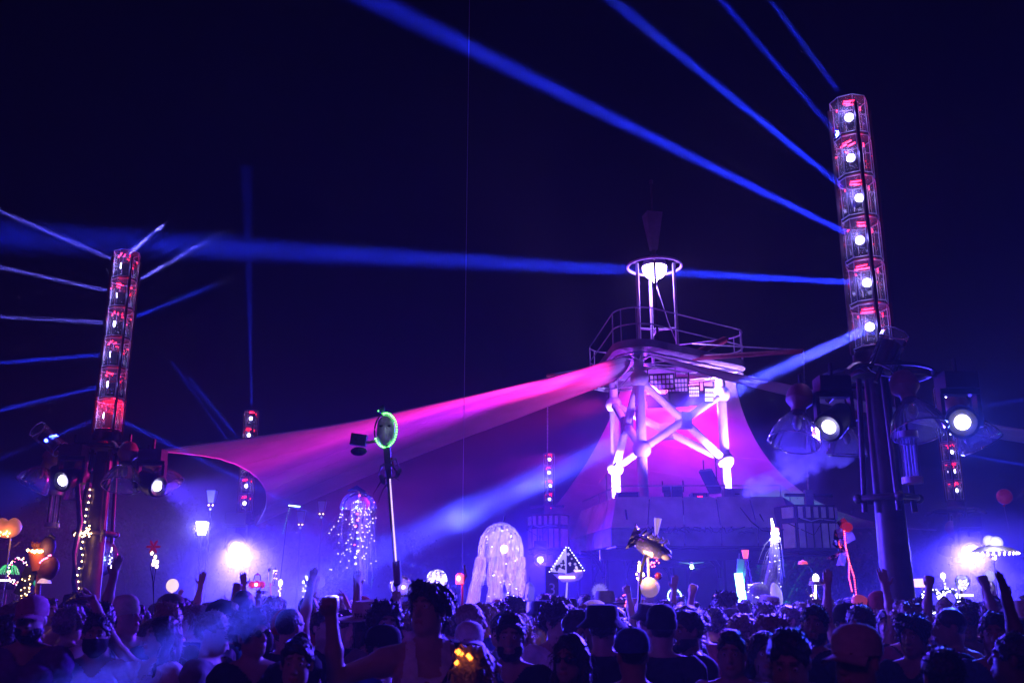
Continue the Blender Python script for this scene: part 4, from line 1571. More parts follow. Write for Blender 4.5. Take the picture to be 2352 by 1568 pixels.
def hair_mesh(style, h=.0085, seed=0):
    rnd = random.Random(seed)
    E = lambda tg, c, r, k=.02: ('e', tg, A3(*c), A3(*r), None, 0, k)
    C = lambda tg, a, b, ra, rb, k=.02: ('c', tg, A3(*a), A3(*b), ra, rb, k)
    th = {'short': .012, 'crop': .005, 'curly': .03, 'long': .018, 'bun': .012, 'quiff': .014, 'fade': .006, 'mop': .024}[style]
    pr = [E('h', (0, .018, .040), (.077 + th, .097 + th, .087 + th))]
    if style == 'curly':
        for k in range(26):
            a = rnd.uniform(0, 6.28)
            z = rnd.uniform(-.02, .13)
            rr = math.sqrt(max(.0, 1 - ((z - .04) / .12) ** 2))
            pr.append(E('h', (.1 * rr * math.cos(a), .018 + .118 * rr * math.sin(a), z), (.026, .026, .026), .012))
    if style in ('quiff', 'fade'):
        pr.append(E('h', (0, -.055, .115), (.055, .045, .03)))
        pr.append(E('h', (0, .01, .125), (.06, .07, .022)))
    if style == 'mop':
        for k in range(14):
            a = rnd.uniform(0, 6.28)
            pr.append(E('h', (.07 * math.cos(a), .02 + .09 * math.sin(a), rnd.uniform(.06, .13)), (.035, .035, .028), .015))
    if style == 'bun':
        pr.append(E('h', (0, .10, .12), (.045, .045, .042)))
    if style == 'long':
        for sx in (-1, 1):
            pr += [C('h', (sx * .075, .03, .03), (sx * .09, .015, -.13), .028, .034), C('h', (sx * .09, .015, -.13), (sx * .085, -.03, -.29), .034, .02)]
        for x in (-.05, 0, .05):
            pr.append(C('h', (x, .09, .02), (x * 1.3, .11, -.27), .04, .03))
    # open the face
    if style == 'long':
        pr.append(E('cut', (0, -.10, -.03), (.068, .085, .095), .01))
    else:
        pr.append(E('cut', (0, -.115, -.04), (.095, .095, .108), .012))
        pr.append(E('cut', (0, -.02, -.12), (.12, .09, .1), .012))
        for sx in (-1, 1):
            pr.append(E('cut', (sx * .085, .010, -.01), (.03, .028, .04), .008))
        pr.append(('c', 'cut', A3(-.1, .06, -.14), A3(.1, .06, -.14), .075, .075, .012))
    amp = {'crop': .002, 'curly': .004, 'fade': .003, 'mop': .009}.get(style, .005)
    kz = 40 if style == 'long' else 90

    def warp(P):
        x, y, z = P[..., 0], P[..., 1], P[..., 2]
        return (amp * np.sin(x * 150 + 9 * np.sin(z * 20 + seed)) * np.sin(y * 140 + 3 * np.sin(z * 31)) + amp * .7 * np.sin(z * kz + x * 60 + y * 47 + seed)).astype(np.float32)
    V, Q = field_mesh(pr, h, warp)
    # loose locks for an uneven outline
    mbv, mbf = [], []
    N = normals(V, Q)
    nl = {'crop': 0, 'fade': 40, 'short': 260, 'bun': 60, 'long': 260, 'curly': 520, 'quiff': 220, 'mop': 380}[style]
    ids = [rnd.randrange(len(V)) for _ in range(nl)]
    for i in ids:
        p = V[i]
        if p[1] < -.07 and p[2] < .06:
            continue
        n0 = N[i] + A3(rnd.gauss(0, .35), rnd.gauss(0, .35), rnd.gauss(0, .3))
        L = {'long': rnd.uniform(.03, .09), 'curly': rnd.uniform(.012, .03), 'mop': rnd.uniform(.02, .045)}.get(style, rnd.uniform(.008, .024))
        g = A3(0, 0, -1.) if style in ('long', 'mop') else A3(0, .2, .2)
        s = np.cross(n0, A3(.3, .5, .8))
        s /= max(np.linalg.norm(s), 1e-6)
        wd = rnd.uniform(.003, .006)
        b = len(mbv)
        p1 = p + n0 * L * .5 + g * L * .2
        p2 = p + n0 * L * .6 + g * L * .8
        mbv += [p - s * wd, p + s * wd, p1 + s * wd * .8, p1 - s * wd * .8, p2 + s * .001, p2 - s * .001]
        mbf += [(b, b + 1, b + 2, b + 3), (b + 3, b + 2, b + 4, b + 5)]
    if mbv:
        Q = np.concatenate([Q, np.array(mbf) + len(V)])
        V = np.concatenate([V, np.array(mbv)])
    return np_mesh('hair', V, Q)


def skin_mat(name, base):
    m = mat(name, base, .5, vary=.12, scale=14, bump=.05, spec=.4)
    nt = m.node_tree
    b = nt.nodes['Principled BSDF']
    src = b.inputs['Base Color'].links[0].from_socket
    at_ = nt.nodes.new('ShaderNodeAttribute')
    at_.attribute_name = 'tint'
    mx = nt.nodes.new('ShaderNodeMix')
    mx.data_type = 'RGBA'
    mx.blend_type = 'MULTIPLY'
    mx.inputs[0].default_value = 1
    nt.links.new(src, mx.inputs[6])
    nt.links.new(at_.outputs['Color'], mx.inputs[7])
    nt.links.new(mx.outputs[2], b.inputs['Base Color'])
    return m


SKIN = [skin_mat('skin_%d' % i, c) for i, c in enumerate(((.52, .34, .26), (.44, .28, .20), (.30, .18, .12), (.16, .09, .06), (.56, .40, .33)))]


def hair_mat(name, base):
    m = mat(name, base, .42, vary=.5, scale=60, bump=.5, spec=.6)
    return m


HAIRM = {'black': hair_mat('hair_black', (.012, .010, .010)), 'brown': hair_mat('hair_brown', (.05, .03, .02)), 'fair': hair_mat('hair_fair', (.28, .19, .10)), 'grey': hair_mat('hair_grey', (.25, .24, .24))}
CLOTH = {}
for nm, c in (('white', (.72, .72, .72)), ('black', (.018, .018, .02)), ('grey', (.22, .22, .23)), ('navy', (.03, .04, .12)), ('red', (.32, .04, .04)), ('blue', (.06, .12, .38)), ('olive', (.10, .11, .05)), ('pink', (.55, .2, .3)), ('cream', (.6, .54, .42)), ('purple', (.18, .06, .25)), ('teal', (.04, .25, .25))):
    CLOTH[nm] = mat('cloth_' + nm, c, .85, vary=.18, scale=30, bump=.2, spec=.2)

hairs = {k: hair_mesh(k, seed=i) for i, k in enumerate(('short', 'crop', 'curly', 'long', 'bun', 'quiff', 'fade', 'mop'))}


def hat_meshes():
    out = {}
    # baseball cap: dome, brim
    d = MB()
    prof = [(.089, -.008), (.0915, .02), (.088, .055), (.074, .085), (.045, .104), (.012, .111), (0, .111)]
    d.lathe(prof, Matrix.Translation((0, .014, .035)) @ Matrix.Diagonal((1, 1.22, 1, 1)), 28)
    d.ball((0, .014, .148), .009, 8)
    br = MB()
    vs, fs = [], []
    for j in range(6):
        for i in range(15):
            a = R(-62 + 124 * i / 14)
            t = j / 5
            rr = .088 + .0 * t
            x = math.sin(a) * (.086 + .012 * t)
            y = .014 - math.cos(a) * 1.22 * .088 - t * .085 * math.cos(a) ** .8
            z = .028 - .018 * t - .028 * (math.sin(a) ** 2) * (.5 + .5 * t) + .008
            vs.append((x, y, z))
    for j in range(5):
        for i in range(14):
            a = j * 15 + i
            fs.append((a, a + 1, a + 16, a + 15))
    n = len(vs)
    vs2 = [(x, y, z - .005) for x, y, z in vs]
    br.add(vs + vs2, fs + [tuple(reversed([k + n for k in f])) for f in fs])
    out['cap'] = (('cap', d), ('brim', br))
    bn = MB()
    bn.lathe([(.092, -.02), (.097, .0), (.097, .03), (.092, .04), (.094, .07), (.078, .105), (.045, .13), (0, .138)], Matrix.Translation((0, .016, .035)) @ Matrix.Diagonal((1, 1.2, 1, 1)), 28)
    out['beanie'] = (('beanie', bn),)
    bk = MB()
    bk.lathe([(.150, -.028), (.118, .0), (.096, .022), (.094, .06), (.084, .092), (.05, .1), (0, .1)], Matrix.Translation((0, .014, .04)) @ Matrix.Diagonal((1, 1.12, 1, 1)), 28)
    out['bucket_hat'] = (('bucket_hat', bk),)
    wb = MB()
    vs, n = [], 32
    wb.lathe([(.205, .012), (.19, .0), (.15, .008), (.096, .02), (.094, .03), (.092, .085), (.08, .115), (.05, .112), (0, .105)], Matrix.Translation((0, .014, .04)) @ Matrix.Diagonal((.95, 1.15, 1, 1)), n)
    out['wide_brim_hat'] = (('wide_brim_hat', wb),)
    return {k: [(nm, mb.mesh(nm, None, None, 50)) for nm, mb in v] for k, v in out.items()}


hats = hat_meshes()
g = MB()
for sx in (-1, 1):
    g.ball((sx * .033, -.094, .008), .027, 12, (1, .35, .82))
g.cyl((-.012, -.104, .013), (.012, -.104, .013), .004, n=6)
for sx in (-1, 1):
    g.cyl((sx * .058, -.088, .014), (sx * .082, .01, .012), .004, n=6)
glassesme = g.mesh('sunglasses', RUB, None, 50)
LENSD = mat('sunglass_lens', (.01, .01, .012), .06, vary=0)
glassesme.materials.clear()
glassesme.materials.append(LENSD)
eyeme = MB().ball((0, 0, 0), .0115, 12).mesh('eye', mat('eye_white', (.55, .5, .48), .15, vary=0), None, 60)
irisme = MB().ball((0, -.0078, 0), .0058, 10, (1, .75, 1)).mesh('iris', mat('iris_dark', (.02, .012, .008), .1, vary=0), None, 60)

DOWN = ((-.05, .03, -.27), (-.01, -.10, -.23), 'relax')
DOWNL = ((.05, .03, -.27), (.01, -.10, -.23), 'relax')
BENT = ((-.09, -.04, -.25), (.05, -.20, .10), 'relax')
BENTL = ((.09, -.04, -.25), (-.05, -.20, .10), 'relax')
UPR = ((-.08, -.06, .26), (.03, -.02, .25), 'open')
UPL = ((.08, -.06, .26), (-.03, -.02, .25), 'open')
UPRF = ((-.10, -.08, .24), (.05, .0, .25), 'fist')
UPLF = ((.10, -.08, .24), (-.05, .0, .25), 'fist')
PNTR = ((-.17, -.10, .20), (-.12, -.06, .21), 'point')
HOLDR = ((-.07, -.10, -.24), (.02, -.22, .13), 'fist')
BOD = {
    'stand': make_body('person', (DOWN, DOWNL), 0, 0),
    'stand_turn': make_body('person', (DOWN, BENTL), 35, 4, 3),
    'dance': make_body('person', (BENT, BENTL), -25, 6, -4, bulk=1.06),
    'wave': make_body('person', (UPR, DOWNL), 15, 10),
    'cheer': make_body('person', (UPR, UPL), -10, 14),
    'fist_up': make_body('person', (BENT, UPLF), 20, 5),
    'hold': make_body('person', (HOLDR, DOWNL), 10, 8),
    'fem_stand': make_body('person', (DOWN, DOWNL), -15, 0, 2, fem=True),
    'fem_dance': make_body('person', (BENT, BENTL), 30, 5, -5, fem=True),
    'fem_wave': make_body('person', (PNTR, BENTL), -20, 8, fem=True),
    'look_down': make_body('person', (BENT, DOWNL), -14, -20, 2, hvox=.008, bulk=1.05),
    'tank': make_body('person', (((-.25, -.10, -.07), (-.035, -.06, .27), 'fist'), DOWNL), -38, 14, -4, hvox=.008, bulk=1.08),
    'fists': make_body('person', (UPRF, UPLF), 0, 8),
    'pole_hold': make_body('person', (((-.05, -.16, .14), (.0, -.06, .25), 'fist'), DOWNL), 8, 12),
}

USED = []


def person(x, y, rz, bod, sc=1., skin=0, hair='short', hcol='black', hat=None, hatcol='black', top='shirt', topcol='black', legcol='navy', extras=(), label=None, group='dancers in the crowd', eyes=False, hatflip=False):
    b = BOD[bod]

    def link(me, nm, m, parent=None, mw=None):
        o = bpy.data.objects.new(nm, me)
        COL.objects.link(o)
        if m:
            if not me.materials:
                me.materials.append(m)
            o.material_slots[0].link = 'OBJECT'
            o.material_slots[0].material = m
        if parent:
            o.parent = parent
        if mw is not None:
            o.matrix_local = mw
        return o
    p = link(b['body'], 'person', SKIN[skin])
    p.location = (x, y, -.03)
    p.rotation_euler = (0, 0, rz)
    p.scale = (sc, sc, sc)
    if top in b['cl']:
        link(b['cl'][top], top, CLOTH[topcol], p)
    link(b['cl']['trousers'], 'trousers', CLOTH[legcol], p)
    Mh = b['Mh']
    if hair and hair != 'bald':
        h = link(hairs[hair if not (hat and hair in ('curly', 'mop', 'quiff')) else 'short'], 'hair', HAIRM[hcol], p, Mh)
    if hat:
        Mt = Mh @ Matrix.Rotation(math.pi, 4, 'Z') if hatflip else Mh
        sca = Matrix.Diagonal((1.08, 1.08, 1.08, 1)) if hair in ('short', 'long', 'bun', 'curly', 'mop', 'quiff') else Matrix.Diagonal((1.03, 1.03, 1.03, 1))
        h0 = None
        for nm, me in hats[hat]:
            o = link(me, nm, CLOTH[hatcol], h0 or p, Mt @ sca if h0 is None else Matrix())
            h0 = h0 or o
    for e in extras:
        if e == 'sunglasses':
            link(glassesme, 'sunglasses', None, p, Mh)
        elif e in ('beard', 'face_mask') and e in b['cl']:
            link(b['cl'][e], e, HAIRM[hcol] if e == 'beard' else CLOTH['black'], p)
    if eyes and 'sunglasses' not in extras:
        for sx in (-1, 1):
            eo = link(eyeme, 'eye', None, p, Mh @ Matrix.Translation((sx * .031, -.080, .008)))
            link(irisme, 'iris', None, eo)
    p['label'] = label or ''
    p['category'] = 'person'
    p['group'] = group
    USED.append((x, y, p))
    return p


def hero(hx, hy, D, rz, bod, label, **kw):
    """person whose head centre stands at pixel (hx, hy)"""
    q = at(hx, hy, D)
    b = BOD[bod]
    hc = b['Mh'] @ Vector((0, 0, 0))
    sc = max(.86, min(1.1, q.z / hc.z))
    off = Matrix.Rotation(R(rz), 3, 'Z') @ (hc * sc)
    return person(q.x - off.x, q.y - off.y, R(rz), bod, sc, label=label, eyes=True, **kw)


tankman = hero(985, 1392, 5.1, 10, 'tank', 'man in white tank top with dark strap and raised fist, tallest head in front', hair='mop', top='tank_top', topcol='white', skin=1)
# strap across the chest
sp = []
for k in range(15):
    t = k / 14
    a = -2.2 + 4.4 * t
    sp.append(Vector((.15 - .30 * t, -.150 - .03 * math.sin(math.pi * t), 1.43 - .50 * t)))
sp = [Vector((.10, .12, 1.42)), Vector((.125, .02, 1.50)), Vector((.14, -.07, 1.485))] + sp
stm = MB()
for i in range(len(sp) - 1):
    d = (sp[i + 1] - sp[i]).normalized()
    s = d.cross(Vector((0, 1, 0))).normalized() * .02 if i > 2 else Vector((.02, 0, .0))
    stm.add([sp[i] - s, sp[i] + s, sp[i + 1] + s, sp[i + 1] - s, sp[i] - s + Vector((0, -.005, 0)), sp[i] + s + Vector((0, -.005, 0)), sp[i + 1] + s + Vector((0, -.005, 0)), sp[i + 1] - s + Vector((0, -.005, 0))],
            [(0, 1, 2, 3), (7, 6, 5, 4), (0, 4, 5, 1), (3, 2, 6, 7)])
so = bpy.data.objects.new('bag_strap', stm.mesh('bag_strap', CLOTH['black'], None, 30))
COL.objects.link(so)
so.parent = tankman

hero(1965, 1500, 3.7, -50, 'stand', 'big near man in a plain pale cap under the nearest tower', hat='cap', hatcol='cream', hair='crop', topcol='black', skin=1)
hero(1812, 1502, 3.9, -8, 'look_down', 'large near man with short black hair looking down', hair='short', topcol='black', skin=1)
hero(2165, 1540, 4.0, 170, 'stand', 'dark back of a head at the bottom right corner', hair='short', topcol='black', skin=2)
hero(1172, 1452, 5.6, -4, 'stand', 'bearded dark haired man facing forward right of the tank top man', hair='quiff', extras=('beard',), topcol='black', skin=1)
hero(1308, 1500, 5.0, -12, 'fem_stand', 'long haired woman in sunglasses at bottom centre', hair='long', extras=('sunglasses',), topcol='black', skin=1)
hero(1452, 1490, 4.9, 150, 'stand_turn', 'person in a blue cap turned away at bottom centre', hat='cap', hatcol='blue', hair='crop', topcol='navy', skin=1)
hero(1385, 1432, 6.0, 160, 'stand', 'person in a black bucket hat seen from behind', hat='bucket_hat', hatcol='black', hair='short', topcol='black', skin=1)
hero(1330, 1438, 6.4, 100, 'stand', 'short haired man in profile beside the black bucket hat', hair='fade', topcol='black', skin=2)
hero(1278, 1422, 7.2, 12, 'stand_turn', 'curly haired man in sunglasses left of centre behind the long haired woman', hair='curly', extras=('sunglasses',), topcol='white', skin=0)
hero(1082, 1418, 7.0, 85, 'stand', 'fair short haired man in profile facing right behind the sunglasses cap wearer', hair='crop', hcol='fair', topcol='grey', skin=4)
hero(1078, 1468, 5.9, 6, 'stand', 'person in a white cap and sunglasses right of the tank top man', hat='cap', hatcol='white', hair='crop', extras=('sunglasses',), topcol='white', skin=0)
hero(1095, 1550, 4.4, 165, 'fem_stand', 'long haired woman with a glowing orange hair clip at the bottom', hair='long', hcol='fair', topcol='navy', skin=0)
hero(885, 1480, 5.6, 60, 'stand', 'person in a dark cap under the raised arm of the tank top man', hat='cap', hatcol='black', hair='short', topcol='blue', skin=1)
hero(682, 1510, 4.7, 20, 'fem_stand', 'young woman with tied black hair at bottom left of centre', hair='bun', topcol='grey', skin=4)
hero(668, 1432, 6.4, 150, 'stand', 'man with cropped hair seen from behind left of the raised forearms', hair='crop', topcol='black', skin=0)
hero(580, 1446, 5.6, 25, 'fem_dance', 'curly haired woman in dark sunglasses left of centre', hair='curly', extras=('sunglasses',), topcol='black', skin=1)
hero(492, 1442, 6.0, 80, 'stand', 'short haired man in profile facing right at left', hair='short', hcol='fair', topcol='grey', skin=4)
hero(370, 1452, 6.2, -30, 'fem_wave', 'long haired woman in white reaching one arm up', hair='long', topcol='white', skin=0)
hero(222, 1448, 6.2, 20, 'stand', 'dark haired man in a black face mask and white shirt', hair='short', extras=('face_mask',), topcol='white', skin=1)
hero(292, 1408, 7.6, 60, 'wave', 'person in a pale knitted hat with one arm straight up', hat='beanie', hatcol='cream', hair='crop', topcol='cream', skin=0)
hero(72, 1412, 6.0, 15, 'stand', 'person in a pinkish cap at the left edge', hat='cap', hatcol='pink', hair='crop', extras=('beard',), topcol='purple', skin=1)
hero(1580, 1440, 6.6, -70, 'stand', 'bearded man in profile facing left below the stage', hair='quiff', extras=('beard',), topcol='black', skin=2)
hero(1520, 1438, 6.2, 170, 'stand', 'person in a dark knitted hat below the foil fish', hat='beanie', hatcol='black', hair='crop', topcol='black', skin=1)
hero(1680, 1490, 5.3, -20, 'stand', 'young man with flat short hair at bottom right of centre', hair='fade', topcol='white', skin=1)
hero(1755, 1490, 5.6, 12, 'fem_stand', 'dark long haired woman left of the large man looking down', hair='long', topcol='black', skin=2)
hero(1870, 1425, 6.4, -60, 'stand_turn', 'man with thick beard facing left right of the large man', hair='short', extras=('beard',), topcol='black', skin=2)
hero(1980, 1425, 8.0, -30, 'cheer', 'person in a black cap with both arms up before the nearest tower', hat='cap', hatcol='black', hair='crop', topcol='grey', skin=1)
hero(2095, 1452, 6.2, -40, 'stand', 'person with swept hair right of the nearest tower pole', hair='mop', topcol='black', skin=2)
hero(2178, 1432, 6.4, -95, 'stand', 'man with cropped hair in profile below the heart of lights', hair='crop', topcol='black', skin=2)
hero(2285, 1445, 5.8, -30, 'stand', 'person with parted lips and dark hair at the right', hair='short', topcol='navy', skin=2)
hero(2325, 1500, 4.6, -140, 'wave', 'near person at the right edge with a raised dark arm', hair='short', topcol='black', skin=3)
hero(2215, 1415, 8.2, 175, 'fists', 'person raising two fists below the blinding right lamp', hair='mop', topcol='black', skin=2)
hero(1640, 1424, 9.0, 150, 'fist_up', 'curly haired person with one fist up below the stage deck', hair='curly', topcol='navy', skin=1)
hero(745, 1432, 7.4, 50, 'cheer', 'person with both forearms raised left of the tank top man', hair='short', topcol='black', skin=0)
hero(1595, 1408, 11, 0, 'wave', 'person waving an open hand below the small drone', hair='fade', topcol='white', skin=0)
hero(560, 1385, 8.2, 165, 'stand', 'tall man with shaved head below the blinding left lamp', hair='crop', topcol='black', skin=1)

# ------------------------------------------------------------------ the rest of the crowd
HOLD_SPOTS = []


def fill_crowd(nmax):
    rnd = random.Random(5)
    spots = []
    D = 6.3
    while D < 27:
        step = .60 + .012 * D
        half = .56 * D + .7
        x = -half + rnd.uniform(0, .6)
        while x < half:
            spots.append((x + rnd.uniform(-.14, .14), D + rnd.uniform(-.2, .2)))
            x += (.52 if D < 13 else .62 + (D - 13) * .06)
        D += step
    cnt = 0
    res = []
    for x, y in spots:
        if any((x - ux) ** 2 + (y - uy) ** 2 < .40 ** 2 for ux, uy, _ in USED):
            continue
        if any((x - t.x) ** 2 + (y - t.y) ** 2 < .45 ** 2 for t in TOW.values()):
            continue
        if y > 20.2 and 1.4 < x < 7:
            continue
        res.append((x, y))
    rnd.shuffle(res)
    res.sort(key=lambda p: p[1] + rnd.uniform(0, 5))
    bods = ['stand', 'stand_turn', 'dance', 'fem_stand', 'fem_dance', 'stand', 'fem_stand', 'dance', 'stand_turn', 'wave', 'cheer', 'fist_up', 'fem_wave', 'hold']
    seen = {}
    words = {'stand': 'standing', 'stand_turn': 'looking aside', 'dance': 'dancing with bent arms', 'fem_stand': 'standing', 'fem_dance': 'dancing', 'wave': 'waving one hand', 'cheer': 'with both hands up', 'fist_up': 'raising a fist', 'fem_wave': 'pointing upward', 'hold': 'holding up a stick'}
    for x, y in res[:nmax]:
        bod = rnd.choice(bods[:9]) if rnd.random() < .86 or y < 8.8 else rnd.choice(bods[9:13])
        fem = bod.startswith('fem')
        hat = rnd.choice(['cap', 'beanie', 'bucket_hat', 'wide_brim_hat']) if rnd.random() < .24 else None
        hair = rnd.choice(['long', 'long', 'bun', 'curly']) if fem else rnd.choice(['short', 'crop', 'curly', 'quiff', 'fade', 'mop', 'short'])
        hcol = rnd.choices(['black', 'brown', 'fair', 'grey'], [4, 4, 2.5, .6])[0]
        top = rnd.choice(['shirt', 'shirt', 'long_sleeve_shirt', 'tank_top'])
        tc = rnd.choice(['black', 'white', 'grey', 'navy', 'black', 'red', 'cream', 'purple', 'olive', 'blue', 'teal', 'pink'])
        hc = rnd.choice(['black', 'white', 'navy', 'red', 'olive', 'cream', 'grey'])
        rz = rnd.gauss(0, 60) if rnd.random() < .55 else 180 + rnd.gauss(0, 45)
        ex = []
        if rnd.random() < .14:
            ex.append('sunglasses')
        if not fem and rnd.random() < .2:
            ex.append('beard')
        px = 1176 + x / y * FPX * 1.03
        # a place one can find
        marks = [(20, 'far left edge'), (130, 'orange lit totem'), (210, 'fairy light pole'), (300, 'raised white arm'), (395, 'small lit balloon'), (490, 'bright street lantern'), (560, 'blinding left lamp'), (640, 'gold wing totem'), (720, 'crossed lights'), (825, 'tinsel jellyfish'), (905, 'green ringed totem'), (1003, 'wire egg lantern'), (1075, 'hanging tether'), (1140, 'tulle jellyfish'), (1217, 'carton totem'), (1300, 'ship lantern'), (1378, 'fluffy ball'), (1490, 'foil fish'), (1590, 'small drone'), (1700, 'cyan tube'), (1760, 'tinsel llama'), (1873, 'lit staff'), (1960, 'foil bird'), (2060, 'nearest tower'), (2160, 'heart of lights'), (2280, 'two white balloons'), (2350, 'right edge')]
        mk = min(marks, key=lambda m: abs(m[0] - px))
        side = 'below' if abs(mk[0] - px) < 14 else ('left of' if px < mk[0] else 'right of')
        dist = 'near' if y < 8.5 else ('mid crowd' if y < 14 else 'far')
        face = 'facing us' if abs(((rz + 180) % 360) - 180) < 60 else ('back turned' if abs(((rz + 180) % 360) - 180) > 125 else 'in profile')
        hd = ('%s %s' % (hc, hat.replace('_', ' '))) if hat else ('%s %s hair' % (hair if hair not in ('crop', 'quiff', 'fade', 'mop') else {'crop': 'cropped', 'quiff': 'swept', 'fade': 'flat', 'mop': 'shaggy'}[hair], hcol))
        lab = '%s person with %s, %s top, %s, %s %s' % (dist, hd, tc, face, side, mk[1])
        if len(lab.split()) > 16:
            lab = lab.replace(' person with', ' person,').replace('mid crowd', 'mid')
        if lab in seen and len(lab.split()) < 16:
            lab += ', ' + words[bod].split()[0]
        seen[lab] = 1
        person(x, y, R(rz), bod, min(rnd.gauss(.985, .035) if not fem else rnd.gauss(.935, .03), .965 if y < 9 else 1.04), rnd.choices(range(5), [4, 4, 2, 1.5, 3])[0], hair, hcol, hat, hc, top, tc, rnd.choice(['navy', 'black', 'grey', 'olive']), ex, lab, eyes=y < 8, hatflip=rnd.random() < .2)


# ------------------------------------------------------------------ things held above the crowd
rq = random.Random(77)
WARM = glow('warm', (1, .55, .18), 14)
WARMHOT = glow('warm_hot', (1, .62, .25), 30)
WHITEL = glow('white_bulb', (.8, .72, 1), 16)
GREENL = glow('green', (.12, 1, .12), 9)
CYANL = glow('cyan', (.35, .95, 1), 9)
REDL = glow('redbulb', (1, .05, .06), 9)
PINKL = glow('pinkbulb', (1, .12, .4), 9)
ORANGEL = glow('orange', (1, .25, .03), 8)
TINSEL = mat('tinsel', (.8, .8, .85), .22, .35, vary=.3, scale=40)
FOIL = mat('crumpled_foil', (.7, .7, .78), .22, .85, vary=.35, scale=9, bump=.9)
STICK = mat('pale_stick', (.55, .5, .52), .5, vary=.2)
FILM = glass_mat('clear_film', (.9, .9, .97), .75, .1, .10)
TULLE = net_mat('white_tulle', cover=.36)
LETTER = mat('letters', (.05, .12, .15), .5, vary=.1)


def bulbs(pts, r, m, parent, name='fairy_lights'):
    mb = MB()
    for p in pts:
        mb.octa(p, r)
    o = mb.build(name, m, parent, None)
    o['kind'] = 'stuff'
    return o


def strands(paths, r, m, parent, name='tinsel_strands', n=3):
    mb = MB()
    for p in paths:
        mb.tube(p, r, n)
    o = mb.build(name, m, parent, None)
    o['kind'] = 'stuff'
    return o


def held(name, label, cat, px, py, D, group='totems held above the crowd'):
    p = at(px, py, D)
    return root(name, label, cat, (p.x, p.y, 1.05), group), p


HOLDERS = []


def stick(r, top, bot_px=None, rad=.014, m=None, D=None, name='pole', low=1.08):
    """pole from top down to hand height; remembers where a hand must be"""
    top = Vector(top)
    if bot_px:
        b = at(*bot_px, D)
        d = b - top
        bot = top + d * ((top.z - low) / max(top.z - b.z, .01))
    else:
        bot = Vector((top.x, top.y, low))
    MB().cyl(bot, top, rad, n=8).build(name, m or STICK, r)
    t = (1.36 - bot.z) / (top.z - bot.z)
    HOLDERS.append(bot.lerp(top, t))
    return bot


# 1 green ringed mask totem
D = 8.6
r, c = held('mask_totem', 'tall totem pole topped by an oval foil mask ringed with green lights', 'totem', 886, 988, D)
q = lambda x, y, dy=0: at(x, y, D + dy)
mk = MB()
mk.ball((0, 0, 0), 1, 20, (.085, .06, .145))
mk.v = [tuple(c + Vector(v) * (1 + .10 * mnoise.noise(Vector(v) * 28)) + Vector((0, -.02 * math.exp(-((v[0]) / .02) ** 2 - ((v[2] + .01) / .04) ** 2), 0))) for v in mk.v]
mk.build('mask', mat('mask_foil', (.6, .5, .7), .3, .15, vary=.5, scale=14, bump=1.), r, 20)
point(c + Vector((.06, -.22, .0)), .35, (.5, .8, .6), .03)  # point added in front to brighten the dark mask
for k in range(7):
    w_ = Vector((rq.uniform(-.14, .16), rq.uniform(-.04, .02), rq.uniform(-.2, .02)))
    b_ = q(892, 1060 + 8 * k)
    MB().tube([b_, b_ + w_ * .5 + Vector((0, 0, .03)), b_ + w_], .006, 5, radii=[.009, .006, .002]).build('twig', mat('twig_dark', (.12, .08, .14), .6, vary=.3), r)
for sx in (-1, 1):
    MB().ball(c + Vector((sx * .035, -.055, .03)), .014, 8, (1.3, .6, .8)).build('mask_eye', BLACK, r)
MB().tube([c + Vector((.1 * math.cos(a), 0, .155 * math.sin(a))) for a in [k * math.pi / 24 for k in range(48)]], .008, 6, closed=True).build('mask_rim', BLACK, r)
bulbs([c + Vector((.1 * math.cos(R(a)), -.012, .155 * math.sin(R(a)))) for a in range(-150, 108, 9)], .0085, GREENL, r, 'green_lights')
MB().ball(q(877, 940), .03, 10, (1, 1, 1.3)).ball(q(880, 933), .018, 8).build('finial', mat('finial_dark', (.06, .10, .14), .4, vary=.3), r)
bulbs([q(874 + rq.uniform(-6, 8), 946 + rq.uniform(-5, 6)) for _ in range(7)], .007, GREENL, r, 'green_lights')
pp = [q(888, 1010, .02), q(892, 1075), q(893, 1100), q(897, 1160), q(902, 1230), q(907, 1290), q(909, 1330)]
MB().tube(pp, .02, 8, radii=[.035, .03, .024, .016, .014, .014, .018]).build('pole', mat('pole_wrap', (.12, .10, .16), .5, vary=.4, scale=20), r)
rope = [pp[2].lerp(pp[5], t) + Vector((.012, -.016, 0)) for t in [k / 46 for k in range(47)]]
mb = MB()
for k in range(0, 46, 1):
    mb.cyl(rope[k], rope[k].lerp(rope[k + 1], .62), .0065, n=5)
o = mb.build('light_rope', glow('rope', (.8, .55, 1), 2.2), r, None)
o['kind'] = 'stuff'
MB().tube([q(911, 1288), q(914, 1340)], .036, 8).build('handle_grip', mat('grip_purple', (.25, .12, .2), .4, vary=.3), r)
for s, (x, y) in ((-1, (868, 1092)), (1, (918, 1075))):
    MB().tube([q(892, 1062), q((892 + x) / 2 + s * 4, y - 22), q(x, y)], .012, 6, radii=[.014, .012, .004]).build('claw', mat('claw', (.3, .2, .35), .4, vary=.3), r)
for px_, py_, s in ((915, 1085, 1), (878, 1100, -1)):
    MB().ball(q(px_, py_), .05, 10, (.45, .2, 1), Matrix.Rotation(R(25 * s), 3, 'Y')).build('leaf', mat('leaf_blue', (.2, .2, .35), .5, vary=.3), r)
MB().tube([q(868, 1012), q(845, 1016), q(828, 1012)], .014, 6).build('toy_arm', mat('toy_pink', (.5, .25, .35), .6), r)
MB().box(q(824, 1010), (.14, .08, .10), Matrix.Rotation(R(8), 3, 'Y')).build('toy_top', mat('toy_blue', (.05, .06, .18), .6, vary=.4, scale=30, bump=.6), r, None)
MB().ball(q(824, 1036), .075, 12, (1, .6, .55)).build('toy_bowl', mat('toy_blue'), r)
